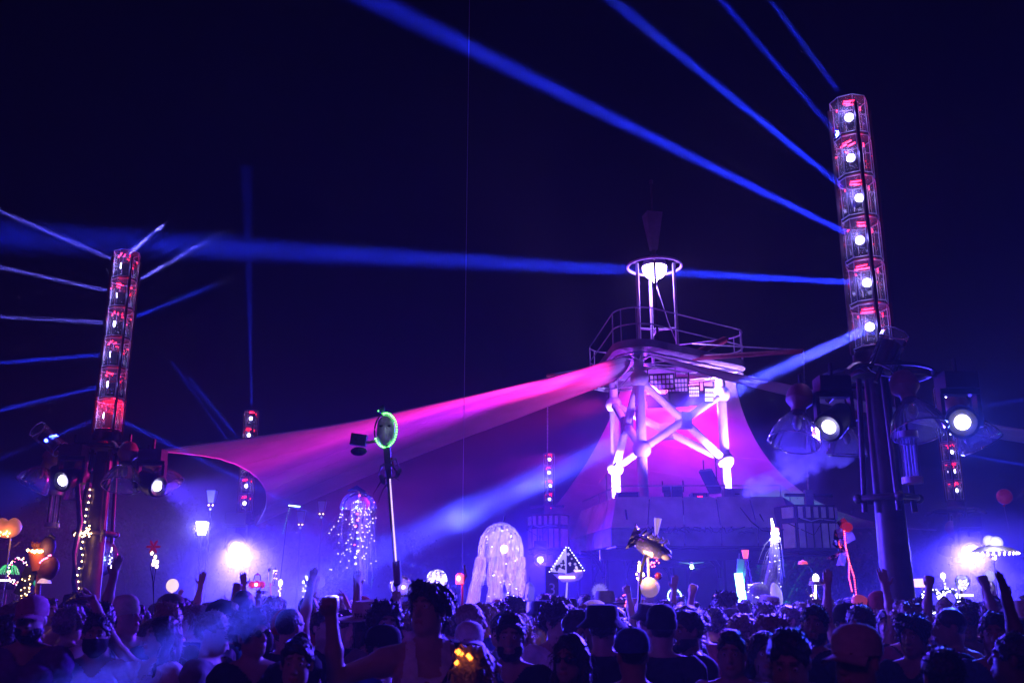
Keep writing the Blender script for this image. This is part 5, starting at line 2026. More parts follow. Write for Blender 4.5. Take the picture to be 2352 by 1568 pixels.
MB().tube([q(899, 1050), q(905, 1075), q(918, 1090)], .008, 5).build('ribbon', mat('ribbon_red', (.5, .04, .08), .6), r)
MB().cyl(q(910, 1335), q(913, 1345), .03, n=8).build('pole_joint', BLACK, r)
MB().cyl(q(911, 1335), (q(914, 1420).x, D, 1.12), .014, n=8).build('lower_pole', STICK, r)
hp = q(908, 1378)

# 2 tinsel jellyfish umbrella
D = 14.5
r, c = held('tinsel_jellyfish', 'clear umbrella jellyfish trailing long glittering tinsel strands', 'totem', 823, 1150, D)
MB().lathe([(.275, -.11), (.262, -.03), (.215, .06), (.13, .125), (.04, .155), (0, .158)], Matrix.Translation(c), 20).build('umbrella', FILM, r)
MB().tube([c + Vector((-.16, 0, .15)), c + Vector((-.03, 0, .2)), c + Vector((.08, -.02, .13)), c + Vector((.16, 0, .10))], .022, 6, radii=[.01, .04, .03, .008]).build('blue_bow', mat('bow_blue', (.05, .10, .35), .6, vary=.3), r)
pa = []
for k in range(64):
    a = rq.uniform(0, 6.28)
    rr = .27 * math.sqrt(rq.random()) if k % 3 else rq.uniform(.03, .08)
    L = rq.uniform(.25, 1.2) if k % 3 else rq.uniform(.9, 1.25)
    x0 = c + Vector((rr * math.cos(a), rr * math.sin(a), -.08 + .1 * (1 - rr / .27)))
    sw = -.42 * rq.random() if math.cos(a) < .1 else rq.uniform(-.03, .08)
    pa.append([x0 + Vector((sw * (t ** 2) + .012 * math.sin(9 * t + k), 0, -L * t)) for t in (0, .2, .4, .6, .8, 1)])
strands(pa, .0028, TINSEL, r)
bulbs([p[i].lerp(p[i + 1], rq.random()) for p in pa for i in range(5) if rq.random() < .36], .0052, WHITEL, r)
cols = [REDL, WHITEL, CYANL, REDL, PINKL]
for k in range(15):
    MB().octa(c + Vector((rq.uniform(-.025, .025), -.02, .08 - .09 * k)), .016 if k < 6 else .012).build('lantern_bulb', cols[k % 5] if k < 9 else WHITEL, r, None)
stick(r, c + Vector((0, 0, .15)), (832, 1400), .012, None, D)

# 3 tulle jellyfish
D = 12.5
r, c = held('tulle_jellyfish', 'large glowing jellyfish of white tulle draped over an umbrella', 'totem', 1150, 1268, D)
Wd, Ht = .29, .20
MB().lathe([(Wd, -.16), (Wd * .99, -.03), (Wd * .88, .10), (Wd * .62, .21), (Wd * .3, .27), (0, .29)], Matrix.Translation(c + Vector((0, 0, .09))), 24).build('umbrella_veil', net_mat('tulle_dome', cover=.38), r)
for k in range(9):
    a0 = k * 2 * math.pi / 9 + .35
    L = rq.uniform(.5, 1.05) * (1.15 if math.cos(a0) < .2 else .7)
    vs, fs = [], []
    wdt = rq.uniform(.12, .24)
    lean = -.16 if math.cos(a0) < -.3 else (.05 if math.cos(a0) > .4 else -.04)
    for j in range(15):
        t = j / 14
        for i in range(7):
            s = i / 6 - .5
            a = a0 + s * wdt / Wd
            rr = Wd * (.99 + .12 * math.sin(t * 5 + k) * t) * (1 + (.30 if math.cos(a0) < 0 else -.10) * t)
            x = rr * math.cos(a) + lean * t * (1 + .5 * math.sin(k * 2.3)) + .035 * math.sin(s * 14 + k + t * 6)
            y = rr * math.sin(a) + .03 * math.sin(s * 11 + 2 * k)
            vs.append(c + Vector((x * (1 - .1 * t), y, -.06 - L * t + .05 * math.cos(s * 9 + k) * t)))
    for j in range(14):
        for i in range(6):
            b = j * 7 + i
            fs.append((b, b + 1, b + 8, b + 7))
    MB().add(vs, fs).build('tulle_drape', TULLE, r, 80)
bulbs([c + Vector((Wd * .8 * math.cos(a) * s, Wd * .8 * math.sin(a) * s, .30 * math.sqrt(max(0, 1 - s * s)) - .02 + rq.uniform(-.03, .03))) for a, s in [(rq.uniform(0, 6.28), math.sqrt(rq.random())) for _ in range(30)]], .0055, WHITEL, r)
bulbs([c + Vector((rq.uniform(-.2, .22), rq.uniform(-.25, .1), rq.uniform(-.55, .05))) for _ in range(30)], .0055, WHITEL, r)
pa = []
for k in range(44):
    x = rq.uniform(-.16, .2)
    x0 = c + Vector((x, rq.uniform(-.12, .12), -.50))
    pa.append([x0 + Vector((.02 * math.sin(5 * t + k), 0, -.4 * t)) for t in (0, .33, .66, 1)])
strands(pa, .003, TINSEL, r, 'tinsel_skirt')
MB().cyl(c + Vector((.05, -.05, .48)), c + Vector((.02, -.02, .28)), .008, n=6).build('umbrella_tip', BLACK, r)
for k in range(8):
    a = k * math.pi / 4
    MB().tube([c + Vector((.03, 0, .37)), c + Vector((.6 * Wd * math.cos(a), .6 * Wd * math.sin(a), .29)), c + Vector((Wd * math.cos(a), Wd * math.sin(a), -.06))], .004, 5).build('rib', BLACK, r)
stick(r, c + Vector((.02, -.05, .36)), (1108, 1440), .009, BLACK, D)
MB().ball(c + Vector((.04, -.02, .04)), .05, 12).build('lamp_globe', glow('jelly', (.8, .72, 1), 10), r)
point(c + Vector((.04, -.02, .03)), 26, (.32, .26, 1), .06)
point(c + Vector((.0, -.05, -.4)), 9, (.28, .22, 1), .06)

# 4 ship lantern
D = 13.5
r, c = held('ship_lantern', 'white ship lantern with two patterned sails and lit portholes on a stick', 'lantern', 1300, 1310, D)
q = lambda x, y, dy=0: at(x, y, D + dy)
WH = mat('card_white', (.8, .8, .84), .6, vary=.1, emis=(.55, .45, 1), strength=.55)
DKC = mat('card_dark', (.03, .03, .09), .6, vary=.2)


def card(poly, th, name, m, par):
    return MB().prism(poly, (0, -th / 2, 0), (0, th / 2, 0)).build(name, m, par, None)


sl_ = card([q(1264, 1312), q(1299, 1258), q(1299, 1316)], .02, 'left_sail', WH, r)
sr_ = card([q(1302, 1258), q(1306, 1258), q(1341, 1310), q(1302, 1316)], .02, 'right_sail', DKC, r)
for k in range(15):
    x = rq.uniform(1276, 1296)
    y = rq.uniform(1272 + (1298 - x) * 1.5, 1312)
    s = rq.uniform(2.2, 4.5)
    card([q(x - s, y, -.02), q(x, y - s, -.02), q(x + s, y, -.02), q(x, y + s, -.02)], .006, 'diamond', DKC, sl_)
for k in range(13):
    x = rq.uniform(1305, 1330)
    y = rq.uniform(1266 + (x - 1304) * 1.5, 1310)
    s = rq.uniform(2, 4.5)
    card([q(x - s, y, -.02), q(x, y - s, -.02), q(x + s, y, -.02), q(x, y + s, -.02)], .006, 'diamond', WH, sr_)
card([q(1270, 1317), q(1300, 1319), q(1312, 1314), q(1341, 1308), q(1338, 1324), q(1328, 1333), q(1312, 1336), q(1292, 1336), q(1282, 1328)], .07, 'hull', mat('hull_violet', (.35, .3, .6), .5, vary=.1, emis=(.2, .12, 1), strength=.25), r)
for k in range(7):
    MB().box(q(1286 + k * 5.4, 1325, -.05), (.022, .012, .028)).build('porthole', glow('porthole', (1, .6, .85), 5), r, None)
for k in range(6):
    MB().box(q(1322 + k * 2.6, 1311 - k * .3, -.05), (.009, .012, .014)).build('stern_light', glow('porthole', (1, .6, .85), 5), r, None)
MB().cyl(q(1300, 1256, -.015), q(1300, 1320, -.015), .008, n=6).build('mast', WH, r)
bulbs([q(1262 + (1300 - 1262) * t, 1312 - 56 * t, -.02) for t in [k / 9 for k in range(10)]] + [q(1306 + 36 * t, 1257 + 52 * t, -.02) for t in [k / 9 for k in range(10)]], .006, WHITEL, r)
stick(r, q(1303, 1334), (1299, 1400), .012, WH, D)

# 5 carton totem
D = 14.5
r, c = held('carton_totem', 'pale carton with a peaked top stacked on a second box', 'totem', 1217, 1362, D)
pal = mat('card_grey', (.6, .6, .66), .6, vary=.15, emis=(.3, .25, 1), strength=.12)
Q = Matrix.Rotation(R(25), 3, 'Z') @ Matrix.Rotation(R(5), 3, 'Y')
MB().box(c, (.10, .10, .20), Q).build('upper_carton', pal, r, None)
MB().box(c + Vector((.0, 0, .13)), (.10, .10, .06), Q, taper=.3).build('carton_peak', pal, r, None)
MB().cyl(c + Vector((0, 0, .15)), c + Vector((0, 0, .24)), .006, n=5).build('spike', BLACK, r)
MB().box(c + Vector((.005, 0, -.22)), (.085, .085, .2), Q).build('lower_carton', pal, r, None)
MB().box(c + Vector((-.02, -.056, -.04)), (.045, .012, .05), Q).build('carton_window', DKC, r, None)
stick(r, c + Vector((0, 0, -.3)), None, .01)

# 6 fluffy ball
D = 15
r, c = held('pompom', 'round fluffy white ball on a stick right of the ship lantern', 'pompom', 1378, 1358, D)
mb = MB()
mb.ball(c, .085, 16)
for k in range(420):
    d = Vector((rq.gauss(0, 1), rq.gauss(0, 1), rq.gauss(0, 1))).normalized()
    u = d.orthogonal().normalized() * .006
    p = c + d * .08
    e = c + d * rq.uniform(.115, .15)
    mb.add([p - u, p + u, e], [(0, 1, 2)])
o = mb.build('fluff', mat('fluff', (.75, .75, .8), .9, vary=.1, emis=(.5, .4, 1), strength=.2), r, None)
o['kind'] = 'stuff'
stick(r, c + Vector((0, 0, -.1)), None, .01)
bulbs([c + Vector((.04, -.03, -.2 - .02 * k)) for k in range(3)], .01, CYANL, r)

# 7 wire egg lantern
D = 13
r, c = held('egg_lantern', 'crumpled clear oval lantern sparkling behind the tank top man', 'lantern', 1003, 1334, D)
mb = MB().ball((0, 0, 0), 1, 20, (.13, .11, .15))
mb.v = [tuple(c + Vector(v) * (1 + .13 * mnoise.noise(Vector(v) * 30))) for v in mb.v]
mb.build('lantern_film', glass_mat('crinkled_film', (.9, .9, 1), .6, .15, .3), r, 10)
mb = MB()
for k in range(12):
    a = k * math.pi / 6
    mb = MB().tube([c + Vector((.135 * math.sin(t) * math.cos(a), .115 * math.sin(t) * math.sin(a), .155 * math.cos(t))) for t in [j * math.pi / 10 for j in range(11)]], .004, 4)
    mb.build('wire_hoop', CHROME, r)
bulbs([c + Vector((rq.uniform(-.11, .11), rq.uniform(-.1, .05), rq.uniform(-.12, .13))) for _ in range(26)], .005, WHITEL, r)
point(c, 5, (.5, .4, 1), .05)
stick(r, c + Vector((0, 0, -.15)), None, .01)

# 8 clear round lantern
D = 12
r, c = held('round_lantern', 'clear round plastic lantern left of the tank top man', 'lantern', 920, 1346, D)
MB().ball(c, .135, 20, (1, .7, .95)).build('lantern_film', glass_mat('crinkled_film'), r)
MB().ball(c + Vector((.04, -.05, -.01)), .02, 8).build('bulb', WHITEL, r)
for k in range(3):
    MB().cyl(c + Vector((-.03 + .03 * k, 0, -.12)), c + Vector((-.02 + .02 * k, 0, -.3)), .005, n=5).build('stem', STICK, r)
bulbs([c + Vector((rq.uniform(-.14, -.06), -.02, rq.uniform(-.22, -.14))) for _ in range(8)], .007, WARM, r)
stick(r, c + Vector((0, 0, -.28)), None, .008)

# 9 foil fish with horn
D = 8.8
r, c = held('foil_fish', 'crinkled silver foil fish with a white horn on a lit pole', 'totem', 1497, 1256, D)
q = lambda x, y, dy=0: at(x, y, D + dy)
Rf = Matrix.Rotation(R(24), 3, 'Y')
mb = MB().ball((0, 0, 0), 1, 28, (.17, .07, .09))
mb.v = [tuple(c + Rf @ (Vector(v) * (1 + .14 * mnoise.noise(Vector((v[0] * 14, v[1] * 20, v[2] * 20))) + .06 * math.sin(v[0] * 90)))) for v in mb.v]
mb.build('body', FOIL, r, 25)
vs, fs = [], []
for j in range(9):
    for i in range(9):
        s, t = i / 8 - .5, j / 8
        vs.append(c + Rf @ Vector((-.13 - .07 * t, .03 * math.sin(s * 20 + t * 6), s * (.12 + .14 * t))) + Vector((0, 0, .02)))
for j in range(8):
    for i in range(8):
        b = j * 9 + i
        fs.append((b, b + 1, b + 10, b + 9))
MB().add(vs, fs).build('tail_fin', FOIL, r, 30)
for k in range(5):
    MB().tube([c + Rf @ Vector((-.12 + .05 * k, -.05, .06)), c + Rf @ Vector((-.10 + .05 * k, -.06, .10)), c + Rf @ Vector((-.07 + .05 * k, -.04, .085))], .02, 6, radii=[.012, .022, .008]).build('dorsal_fold', FOIL, r)
MB().ball(c + Rf @ Vector((.15, -.03, -.03)), .035, 10, (1.3, .8, .8)).build('snout', mat('snout', (.7, .65, .75), .4, vary=.1), r)
MB().cyl(q(1507, 1232), q(1511, 1190), .010, .033, n=14).build('horn', mat('horn_white', (.8, .75, .8), .5, vary=.1, emis=(1, .6, .9), strength=.35), r)
MB().cyl(q(1506, 1250), q(1507, 1231), .016, .014, n=10).build('horn_base', glow('hornbase', (1, .1, .3), 1.2), r)
MB().tube([q(1485, 1270), q(1474, 1300), q(1470, 1340), q(1466, 1420)], .018, 8).build('pole', BLACK, r)
HOLDERS.append(Vector((q(1466, 1420).x, D, 1.36)))
bulbs([q(1470 + rq.gauss(0, 5), 1318 + rq.gauss(0, 16)) for _ in range(22)], .010, WARM, r)
bulbs([q(1473 + rq.gauss(0, 3), 1308 + rq.gauss(0, 7)) for _ in range(8)], .014, WARMHOT, r)
bulbs([q(1500 + rq.uniform(-6, 22), 1290 + rq.uniform(-6, 12)) for _ in range(9)], .008, REDL, r)
MB().ball(q(1492, 1348), .088, 18).build('globe', mat('globe_cream', (.75, .6, .62), .5, vary=.15, emis=(1, .6, .7), strength=.22), r)
MB().tube([q(1488, 1280), q(1490, 1330)], .012, 6).build('globe_cord', TINSEL, r)
strands([[q(1480 + 24 * rq.random(), 1365), q(1478 + 28 * rq.random(), 1385), q(1478 + 28 * rq.random(), 1402)] for _ in range(24)], .004, TINSEL, r)
MB().ball(q(1512, 1322), .035, 10).build('bauble', mat('bauble_red', (.4, .05, .1), .15, .6, vary=.1), r)
point(q(1478, 1300, -.14), 6, (1, .5, .2), .03)

# 10 drone
r, c = held('drone', 'small white winged drone with a green light under the stage deck', 'drone', 1588, 1294, 18, 'small flying lights')
MB().ball(c, .05, 10, (.8, 1, .6)).build('body', WHITEP, r)
for s in (-1, 1):
    MB().add([c + Vector((s * .02, -.04, .02)), c + Vector((s * .22, -.02, .035)), c + Vector((s * .22, .03, .03)), c + Vector((s * .02, .05, .02)),
              c + Vector((s * .02, -.04, .0)), c + Vector((s * .22, -.02, .025)), c + Vector((s * .22, .03, .02)), c + Vector((s * .02, .05, .0))],
             [(0, 1, 2, 3), (7, 6, 5, 4), (0, 4, 5, 1), (1, 5, 6, 2), (2, 6, 7, 3), (3, 7, 4, 0)]).build('wing', WHITEP, r, None)
MB().ball(c + Vector((0, -.03, -.06)), .035, 8).build('lamp', glow('greenwhite', (.6, 1, .6), 14), r)
point(c + Vector((0, -.05, -.14)), 4, (.2, 1, .35), .03)

# 11 cyan tube, 12 red cup
D = 17
r, c = held('light_tube', 'bright cyan light tube under a grey panel right of the stage column', 'light', 1701, 1350, D)
MB().box(c, (.13, .05, .50), Matrix.Rotation(R(-5), 3, 'Y')).build('tube', glow('cyanhot', (.30, 1, .95), 9), r, None)
MB().box(at(1702, 1308, D), (.14, .05, .36), Matrix.Rotation(R(6), 3, 'Y')).build('panel', mat('panel_grey', (.45, .45, .55), .4, vary=.2), r, None)
MB().cyl(at(1698, 1298, D), at(1698, 1270, D), .012, n=6).build('spike', STICK, r)
stick(r, c + Vector((0, 0, -.2)), None, .012)
point(c + Vector((0, -.12, 0)), 14, (.1, 1, .85), .06)
r, c = held('cup_lantern', 'small red glowing cup lantern with streamers beside the llama', 'lantern', 1712, 1272, 15)
MB().cyl(c + Vector((0, 0, -.06)), c + Vector((0, 0, .06)), .035, .055, n=14).build('cup', glow('redcup', (1, .08, .08), 2.2), r)
strands([[c + Vector((rq.uniform(-.03, .03), 0, -.06)), c + Vector((rq.uniform(-.06, .06), 0, -.3)), c + Vector((rq.uniform(-.08, .12), 0, rq.uniform(-.5, -.7)))] for _ in range(8)], .006, mat('streamer', (.4, .3, .5), .5), r, 'streamers')
stick(r, c + Vector((0, .02, -.05)), None, .008)

# 13 tinsel llama
D = 13
r, c = held('tinsel_llama', 'llama figure of silver tinsel with a long neck and bright head', 'totem', 1778, 1290, D)
q = lambda x, y, dy=0: at(x, y, D + dy)
MB().tube([q(1779, 1232), q(1777, 1290), q(1770, 1340), q(1760, 1362)], .05, 10, radii=[.05, .06, .08, .07]).build('neck', mat('llama_core', (.45, .45, .52), .5, vary=.3, scale=30, bump=.5), r)
MB().ball(q(1744, 1356), .14, 14, (1.1, .8, .75)).build('body', mat('llama_core'), r)
MB().cyl(q(1772, 1190), q(1776, 1212), .008, .022, n=8).build('horn', WHITEL, r)
for k, (y, m_) in enumerate(((1212, glow('redhead', (1, .1, .12), 4)), (1221, WHITEL), (1230, WHITEL), (1238, WHITEL))):
    MB().cyl(q(1780, y), q(1780, y + 6), .05, .052, n=12).build('head_ring', m_, r)
pa = []
for k in range(150):
    t = rq.random()
    b = q(1779 - 10 * max(0, t - .6), 1225 + 135 * t) + Vector((rq.uniform(-.06, .06), rq.uniform(-.07, -.02), 0))
    L = rq.uniform(.2, .5)
    out = -.22 * rq.random() if rq.random() < .35 else rq.uniform(-.02, .02)
    pa.append([b + Vector((out * s ** .6, 0, -L * s)) for s in (0, .3, .6, 1)])
for k in range(90):
    a = rq.uniform(0, 6.28)
    b = q(1744, 1352) + Vector((.15 * math.cos(a), -.08 * abs(math.sin(a)), .06 * rq.random()))
    L = rq.uniform(.15, .4)
    pa.append([b + Vector((.03 * math.cos(a) * s, 0, -L * s)) for s in (0, .3, .6, 1)])
strands(pa, .0032, TINSEL, r)
bulbs([p[rq.randrange(4)] for p in pa if rq.random() < .6], .005, WHITEL, r)
stick(r, q(1750, 1372), None, .012)
point(q(1780, 1228, -.12), 9, (.6, .55, 1), .05)
# 14 white inflatable
r, c = held('white_inflatable', 'smooth elongated white inflatable leaning under the llama neck', 'inflatable', 1784, 1366, 12.2)
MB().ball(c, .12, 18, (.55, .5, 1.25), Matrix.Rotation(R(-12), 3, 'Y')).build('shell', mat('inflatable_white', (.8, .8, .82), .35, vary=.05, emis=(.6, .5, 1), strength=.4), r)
MB().cyl(c + Vector((.03, 0, -.15)), c + Vector((.04, 0, -.19)), .014, .02, n=8).build('valve', WHITEP, r)
stick(r, c + Vector((.02, .02, -.1)), None, .009)

# 15 lit staff
D = 12
r, c = held('lit_staff', 'white lit staff with a lamp head and a small red hooded lamp above', 'staff', 1873, 1334, D)
q = lambda x, y, dy=0: at(x, y, D + dy)
MB().ball(q(1874, 1328), .045, 12, (.9, .8, 1.3)).build('lamp_head', glow('staffhead', (.8, .7, 1), 6), r)
MB().lathe([(.08, -.02), (.07, .02), (.02, .03)], Matrix.Translation(q(1873, 1339)), 14).build('collar', WHITEP, r)
MB().cyl(q(1873, 1342), q(1873, 1398), .011, n=8).build('light_stick', glow('stick', (.7, .95, 1), 5), r)
MB().tube([q(1866, 1322), q(1866, 1308), q(1858, 1298), q(1846, 1294)], .014, 6).build('gooseneck', mat('neck_teal', (.1, .3, .35), .4), r)
MB().lathe([(.06, -.015), (.05, .015), (.0, .035)], Matrix.Translation(q(1844, 1292)), 12).build('red_hood', glow('hood', (1, .1, .12), 1.0), r)
bulbs([q(1866 + rq.uniform(-4, 4), 1375 + rq.uniform(-14, 20)) for _ in range(10)], .006, WARM, r)
HOLDERS.append(Vector((q(1873, 1398).x, D, 1.36)))
MB().cyl(q(1873, 1398), Vector((q(1873, 1398).x, D, 1.08)), .011, n=8).build('lower_staff', STICK, r)

# 16 foil bird with red rope lights
D = 9.4
r, c = held('foil_bird', 'foil bird on two red rope light legs beside the nearest tower', 'totem', 1938, 1235, D)
q = lambda x, y, dy=0: at(x, y, D + dy)


def crumple(poly, name, m, amp=.03, n=9):
    a, b, cc, d = [Vector(p) for p in poly]
    vs, fs = [], []
    for j in range(n):
        for i in range(n):
            s, t = i / (n - 1), j / (n - 1)
            p = (a * (1 - s) + b * s) * (1 - t) + (d * (1 - s) + cc * s) * t
            w = mnoise.noise(p * 13) * amp
            vs.append(p + Vector((w * .5, w * 1.6, w * .6)))
    for j in range(n - 1):
        for i in range(n - 1):
            k = j * n + i
            fs.append((k, k + 1, k + n + 1, k + n))
    return MB().add(vs, fs).build(name, m, r, 25)


FILM2 = glass_mat('silver_film', (.8, .8, .9), .5, .14, .62)
crumple([q(1922, 1200), q(1938, 1186), q(1952, 1205), q(1932, 1216)], 'head', FOIL)
crumple([q(1920, 1215), q(1955, 1212), q(1966, 1240), q(1930, 1252)], 'breast', FILM2)
crumple([q(1917, 1214), q(1936, 1212), q(1940, 1262), q(1912, 1252)], 'left_wing', FILM2, .05)
crumple([q(1938, 1258), q(1944, 1262), q(1914, 1285), q(1898, 1282)], 'tail', FOIL)
crumple([q(1940, 1258), q(1948, 1262), q(1940, 1300), q(1920, 1296)], 'right_wing', FILM2, .05)
MB().ball(q(1946, 1210), .055, 12, (1, .6, .9)).build('red_patch', mat('red_gel', (.5, .03, .05), .3, vary=.2, emis=(1, .03, .05), strength=.25), r)
for x1, y1 in ((1957, 1360), (1967, 1375)):
    leg = [q(1938, 1215), q(1942, 1255), q(1950, 1290), q((1950 + x1) / 2 - (4 if x1 < 1960 else -3), 1325), q(x1, y1)]
    MB().tube(leg, .008, 6).build('rope_leg', mat('rope_clear', (.5, .2, .3), .3, vary=.2), r)
    pts = []
    for i in range(4):
        for k in range(9):
            pts.append(leg[i].lerp(leg[i + 1], k / 9) + Vector((0, -.008, 0)))
    bulbs(pts, .0068, glow('ropered', (1, .06, .12), 8), r, 'red_lights')
bt = q(1962, 1375)
MB().cyl(bt + Vector((0, 0, .02)), (bt.x, bt.y, 1.08), .012, n=6).build('pole', STICK, r)
HOLDERS.append(Vector((bt.x, bt.y, 1.36)))


def balloon(px, py, D, rad, label, col, em=0, sq=(1, 1, 1.15), tilt=0, string=True):
    c = at(px, py, D)
    r = root('balloon', label, 'balloon', (c.x, c.y, c.z - rad * 1.3), 'balloons above the crowd')
    Rt = Matrix.Rotation(R(tilt), 3, 'Y')
    MB().ball(c, rad, 20, sq, Rt).build('balloon_skin', mat('balloon_%d_%d' % (px, py), col, .3, vary=.06, emis=col if em else None, strength=em), r)
    MB().cyl(c + Rt @ Vector((0, 0, -rad * sq[2])), c + Rt @ Vector((0, 0, -rad * sq[2] - .03)), .008, .016, n=8).build('knot', mat('balloon_%d_%d' % (px, py)), r)
    if string:
        e = c + Rt @ Vector((0, 0, -rad * sq[2] - .03))
        MB().tube([e, e + Vector((.02, 0, -.25)), Vector((e.x + .03, e.y, 1.5))], .003, 4).build('string', STICK, r)
        HOLDERS.append(Vector((e.x + .03, e.y, 1.36)))
    return r


balloon(1977, 1384, 9.2, .075, 'small pink balloon low beside the nearest tower', (.8, .10, .22), .25, (1.2, .9, .95), 30, False)
balloon(2307, 1140, 14, .11, 'dark red balloon floating high at the far right', (.55, .02, .10), .06, (1, 1, 1.02), 10)
balloon(837, 1155, 22, .13, 'tiny red balloon right of the tinsel jellyfish', (.8, .05, .12), .08)
balloon(396, 1344, 14, .085, 'small lit cream balloon right of the flower stems', (.9, .62, .6), 1.2, (1, 1, 1.1))

# 18 heart of lights
D = 11.5
r, c = held('light_heart', 'open heart shape covered in white fairy lights at the right', 'heart light', 2160, 1386, D)
hpt = []
for k in range(60):
    t = 2 * math.pi * k / 60
    hpt.append(c + Vector((16 * math.sin(t) ** 3, 0, 13 * math.cos(t) - 5 * math.cos(2 * t) - 2 * math.cos(3 * t) - math.cos(4 * t))) * .0128)
MB().tube(hpt, .028, 8, closed=True).build('heart_frame', mat('heart_blue', (.06, .06, .22), .6, vary=.3, scale=20, bump=.5), r)
bulbs([p + Vector((rq.uniform(-.026, .026), -.03 + rq.uniform(-.006, .01), rq.uniform(-.026, .026))) for p in hpt for _ in range(2)], .0062, glow('heartw', (.85, .85, 1), 20), r)
stick(r, c + Vector((0, .02, -.2)), None, .012)

# 19 two white balloons on an umbrella fringe
D = 13
r, c = held('bulb_umbrella', 'pair of round white balloons over a small umbrella fringed with bulbs', 'totem', 2281, 1262, D)
q = lambda x, y, dy=0: at(x, y, D + dy)
for x, y in ((2272, 1242), (2288, 1246)):
    MB().ball(q(x, y, .05 if x < 2280 else -.05), .085 if x > 2280 else .075, 18).build('round_balloon', mat('balloon_lit', (.8, .8, .85), .4, vary=.05, emis=(.75, .7, 1), strength=1.3 if x > 2280 else .8), r)
MB().lathe([(.30, -.03), (.24, .01), (.15, .04), (.03, .07)], Matrix.Translation(q(2281, 1262)), 16).build('umbrella', cloth_mat('umbrella_white', (.75, .75, .8), .4), r)
pts = [q(2281, 1262) + Vector((.30 * math.cos(a), .30 * math.sin(a), -.05)) for a in [k * math.pi / 14 for k in range(28)]]
for p in pts:
    pass
bulbs(pts, .017, glow('fringe', (1, .75, .85), 6), r, 'bulb_fringe')
bulbs([q(2283 + rq.uniform(-4, 4), 1276 + rq.uniform(-6, 12)) for _ in range(9)], .016, glow('fringe'), r, 'bulb_cluster')
stick(r, q(2281, 1262), (2292, 1385), .011, None, D)
point(q(2282, 1254, -.3), 7, (.6, .55, 1), .08)

# 20.. far right small things
r, c = held('drum_lampshade', 'pinkish lit drum lampshade right of the nearest tower base', 'lampshade', 2117, 1338, 14)
MB().lathe([(.14, -.055), (.13, .055)], Matrix.Translation(c), 20).build('shade', glow('shade', (1, .55, .75), 1.6), r)
MB().box(c + Vector((-.2, 0, .03)), (.1, .05, .05)).build('side_tab', glow('tabpink', (.6, .1, .6), .5), r, None)
stick(r, c + Vector((0, 0, -.05)), None, .01)
r, c = held('beaded_staff', 'thin bead strung staff behind the heart of lights', 'staff', 2166, 1322, 14)
MB().ball(c, .035, 10, (1, 1, 1.3)).build('lamp', glow('staffhead'), r)
bulbs([c + Vector((.01 * math.sin(k), -.012, -.06 - .045 * k)) for k in range(14)], .008, WHITEL, r)
stick(r, c, None, .008)
r, c = held('jar_lantern', 'sparkling jar lantern on a cross shaped stand between raised fists', 'lantern', 2211, 1338, 13.5)
MB().lathe([(.04, -.10), (.09, -.03), (.10, .04), (.06, .10), (0, .11)], Matrix.Translation(c), 16).build('jar', glass_mat('crinkled_film'), r)
bulbs([c + Vector((rq.uniform(-.06, .06), rq.uniform(-.05, .03), rq.uniform(-.10, .04))) for _ in range(30)], .007, WHITEL, r)
MB().box(c + Vector((0, 0, -.16)), (.24, .04, .03)).build('cross_bar', glow('cross', (.7, .65, 1), 3), r, None)
stick(r, c + Vector((0, 0, -.1)), None, .012)
r, c = held('ribbon_doll', 'pale ribbon doll hanging under the two white balloons', 'doll', 2273, 1322, 13.3)
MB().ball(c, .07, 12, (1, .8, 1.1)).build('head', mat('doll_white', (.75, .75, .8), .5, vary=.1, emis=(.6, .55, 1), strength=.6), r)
MB().lathe([(.03, .0), (.08, -.12), (.06, -.2), (.03, -.22)], Matrix.Translation(c + Vector((0, 0, -.06))), 12).build('bodice', TINSEL, r)
strands([[c + Vector((rq.uniform(-.05, .05), 0, -.2)), c + Vector((rq.uniform(-.06, .08), 0, -.45)), c + Vector((rq.uniform(-.06, .10), 0, -.7))] for _ in range(20)], .006, TINSEL, r, 'ribbons')
stick(r, c + Vector((0, .03, 0)), None, .009)

# ---- left side
D = 11
r, c = held('heart_balloon', 'orange lit two lobed balloon at the left edge', 'balloon', 18, 1210, D, 'balloons above the crowd')
mb = MB().ball((0, 0, 0), 1, 24, (.15, .11, .12))
mb.v = [tuple(c + Vector(v) + Vector((0, 0, -.05 * math.exp(-(v[0] / .04) ** 2) if v[2] > 0 else -.02 * abs(v[0])))) for v in mb.v]
mb.build('balloon_skin', mat('skin_orange', (.85, .40, .26), .4, vary=.1, emis=(1, .25, .08), strength=.35), r, 60)
bulbs([c + Vector((rq.uniform(-.05, .09), -.09, rq.uniform(-.11, -.04))) for _ in range(12)], .010, WARM, r)
MB().tube([c + Vector((.05, 0, -.12)), c + Vector((.06, 0, -.24)), c + Vector((.12, 0, -.2)), c + Vector((.16, 0, -.16))], .004, 4).build('string', STICK, r)
stick(r, c + Vector((.05, 0, -.12)), None, .007)
point(c + Vector((.05, -.2, -.12)), 2, (1, .35, .08), .05)

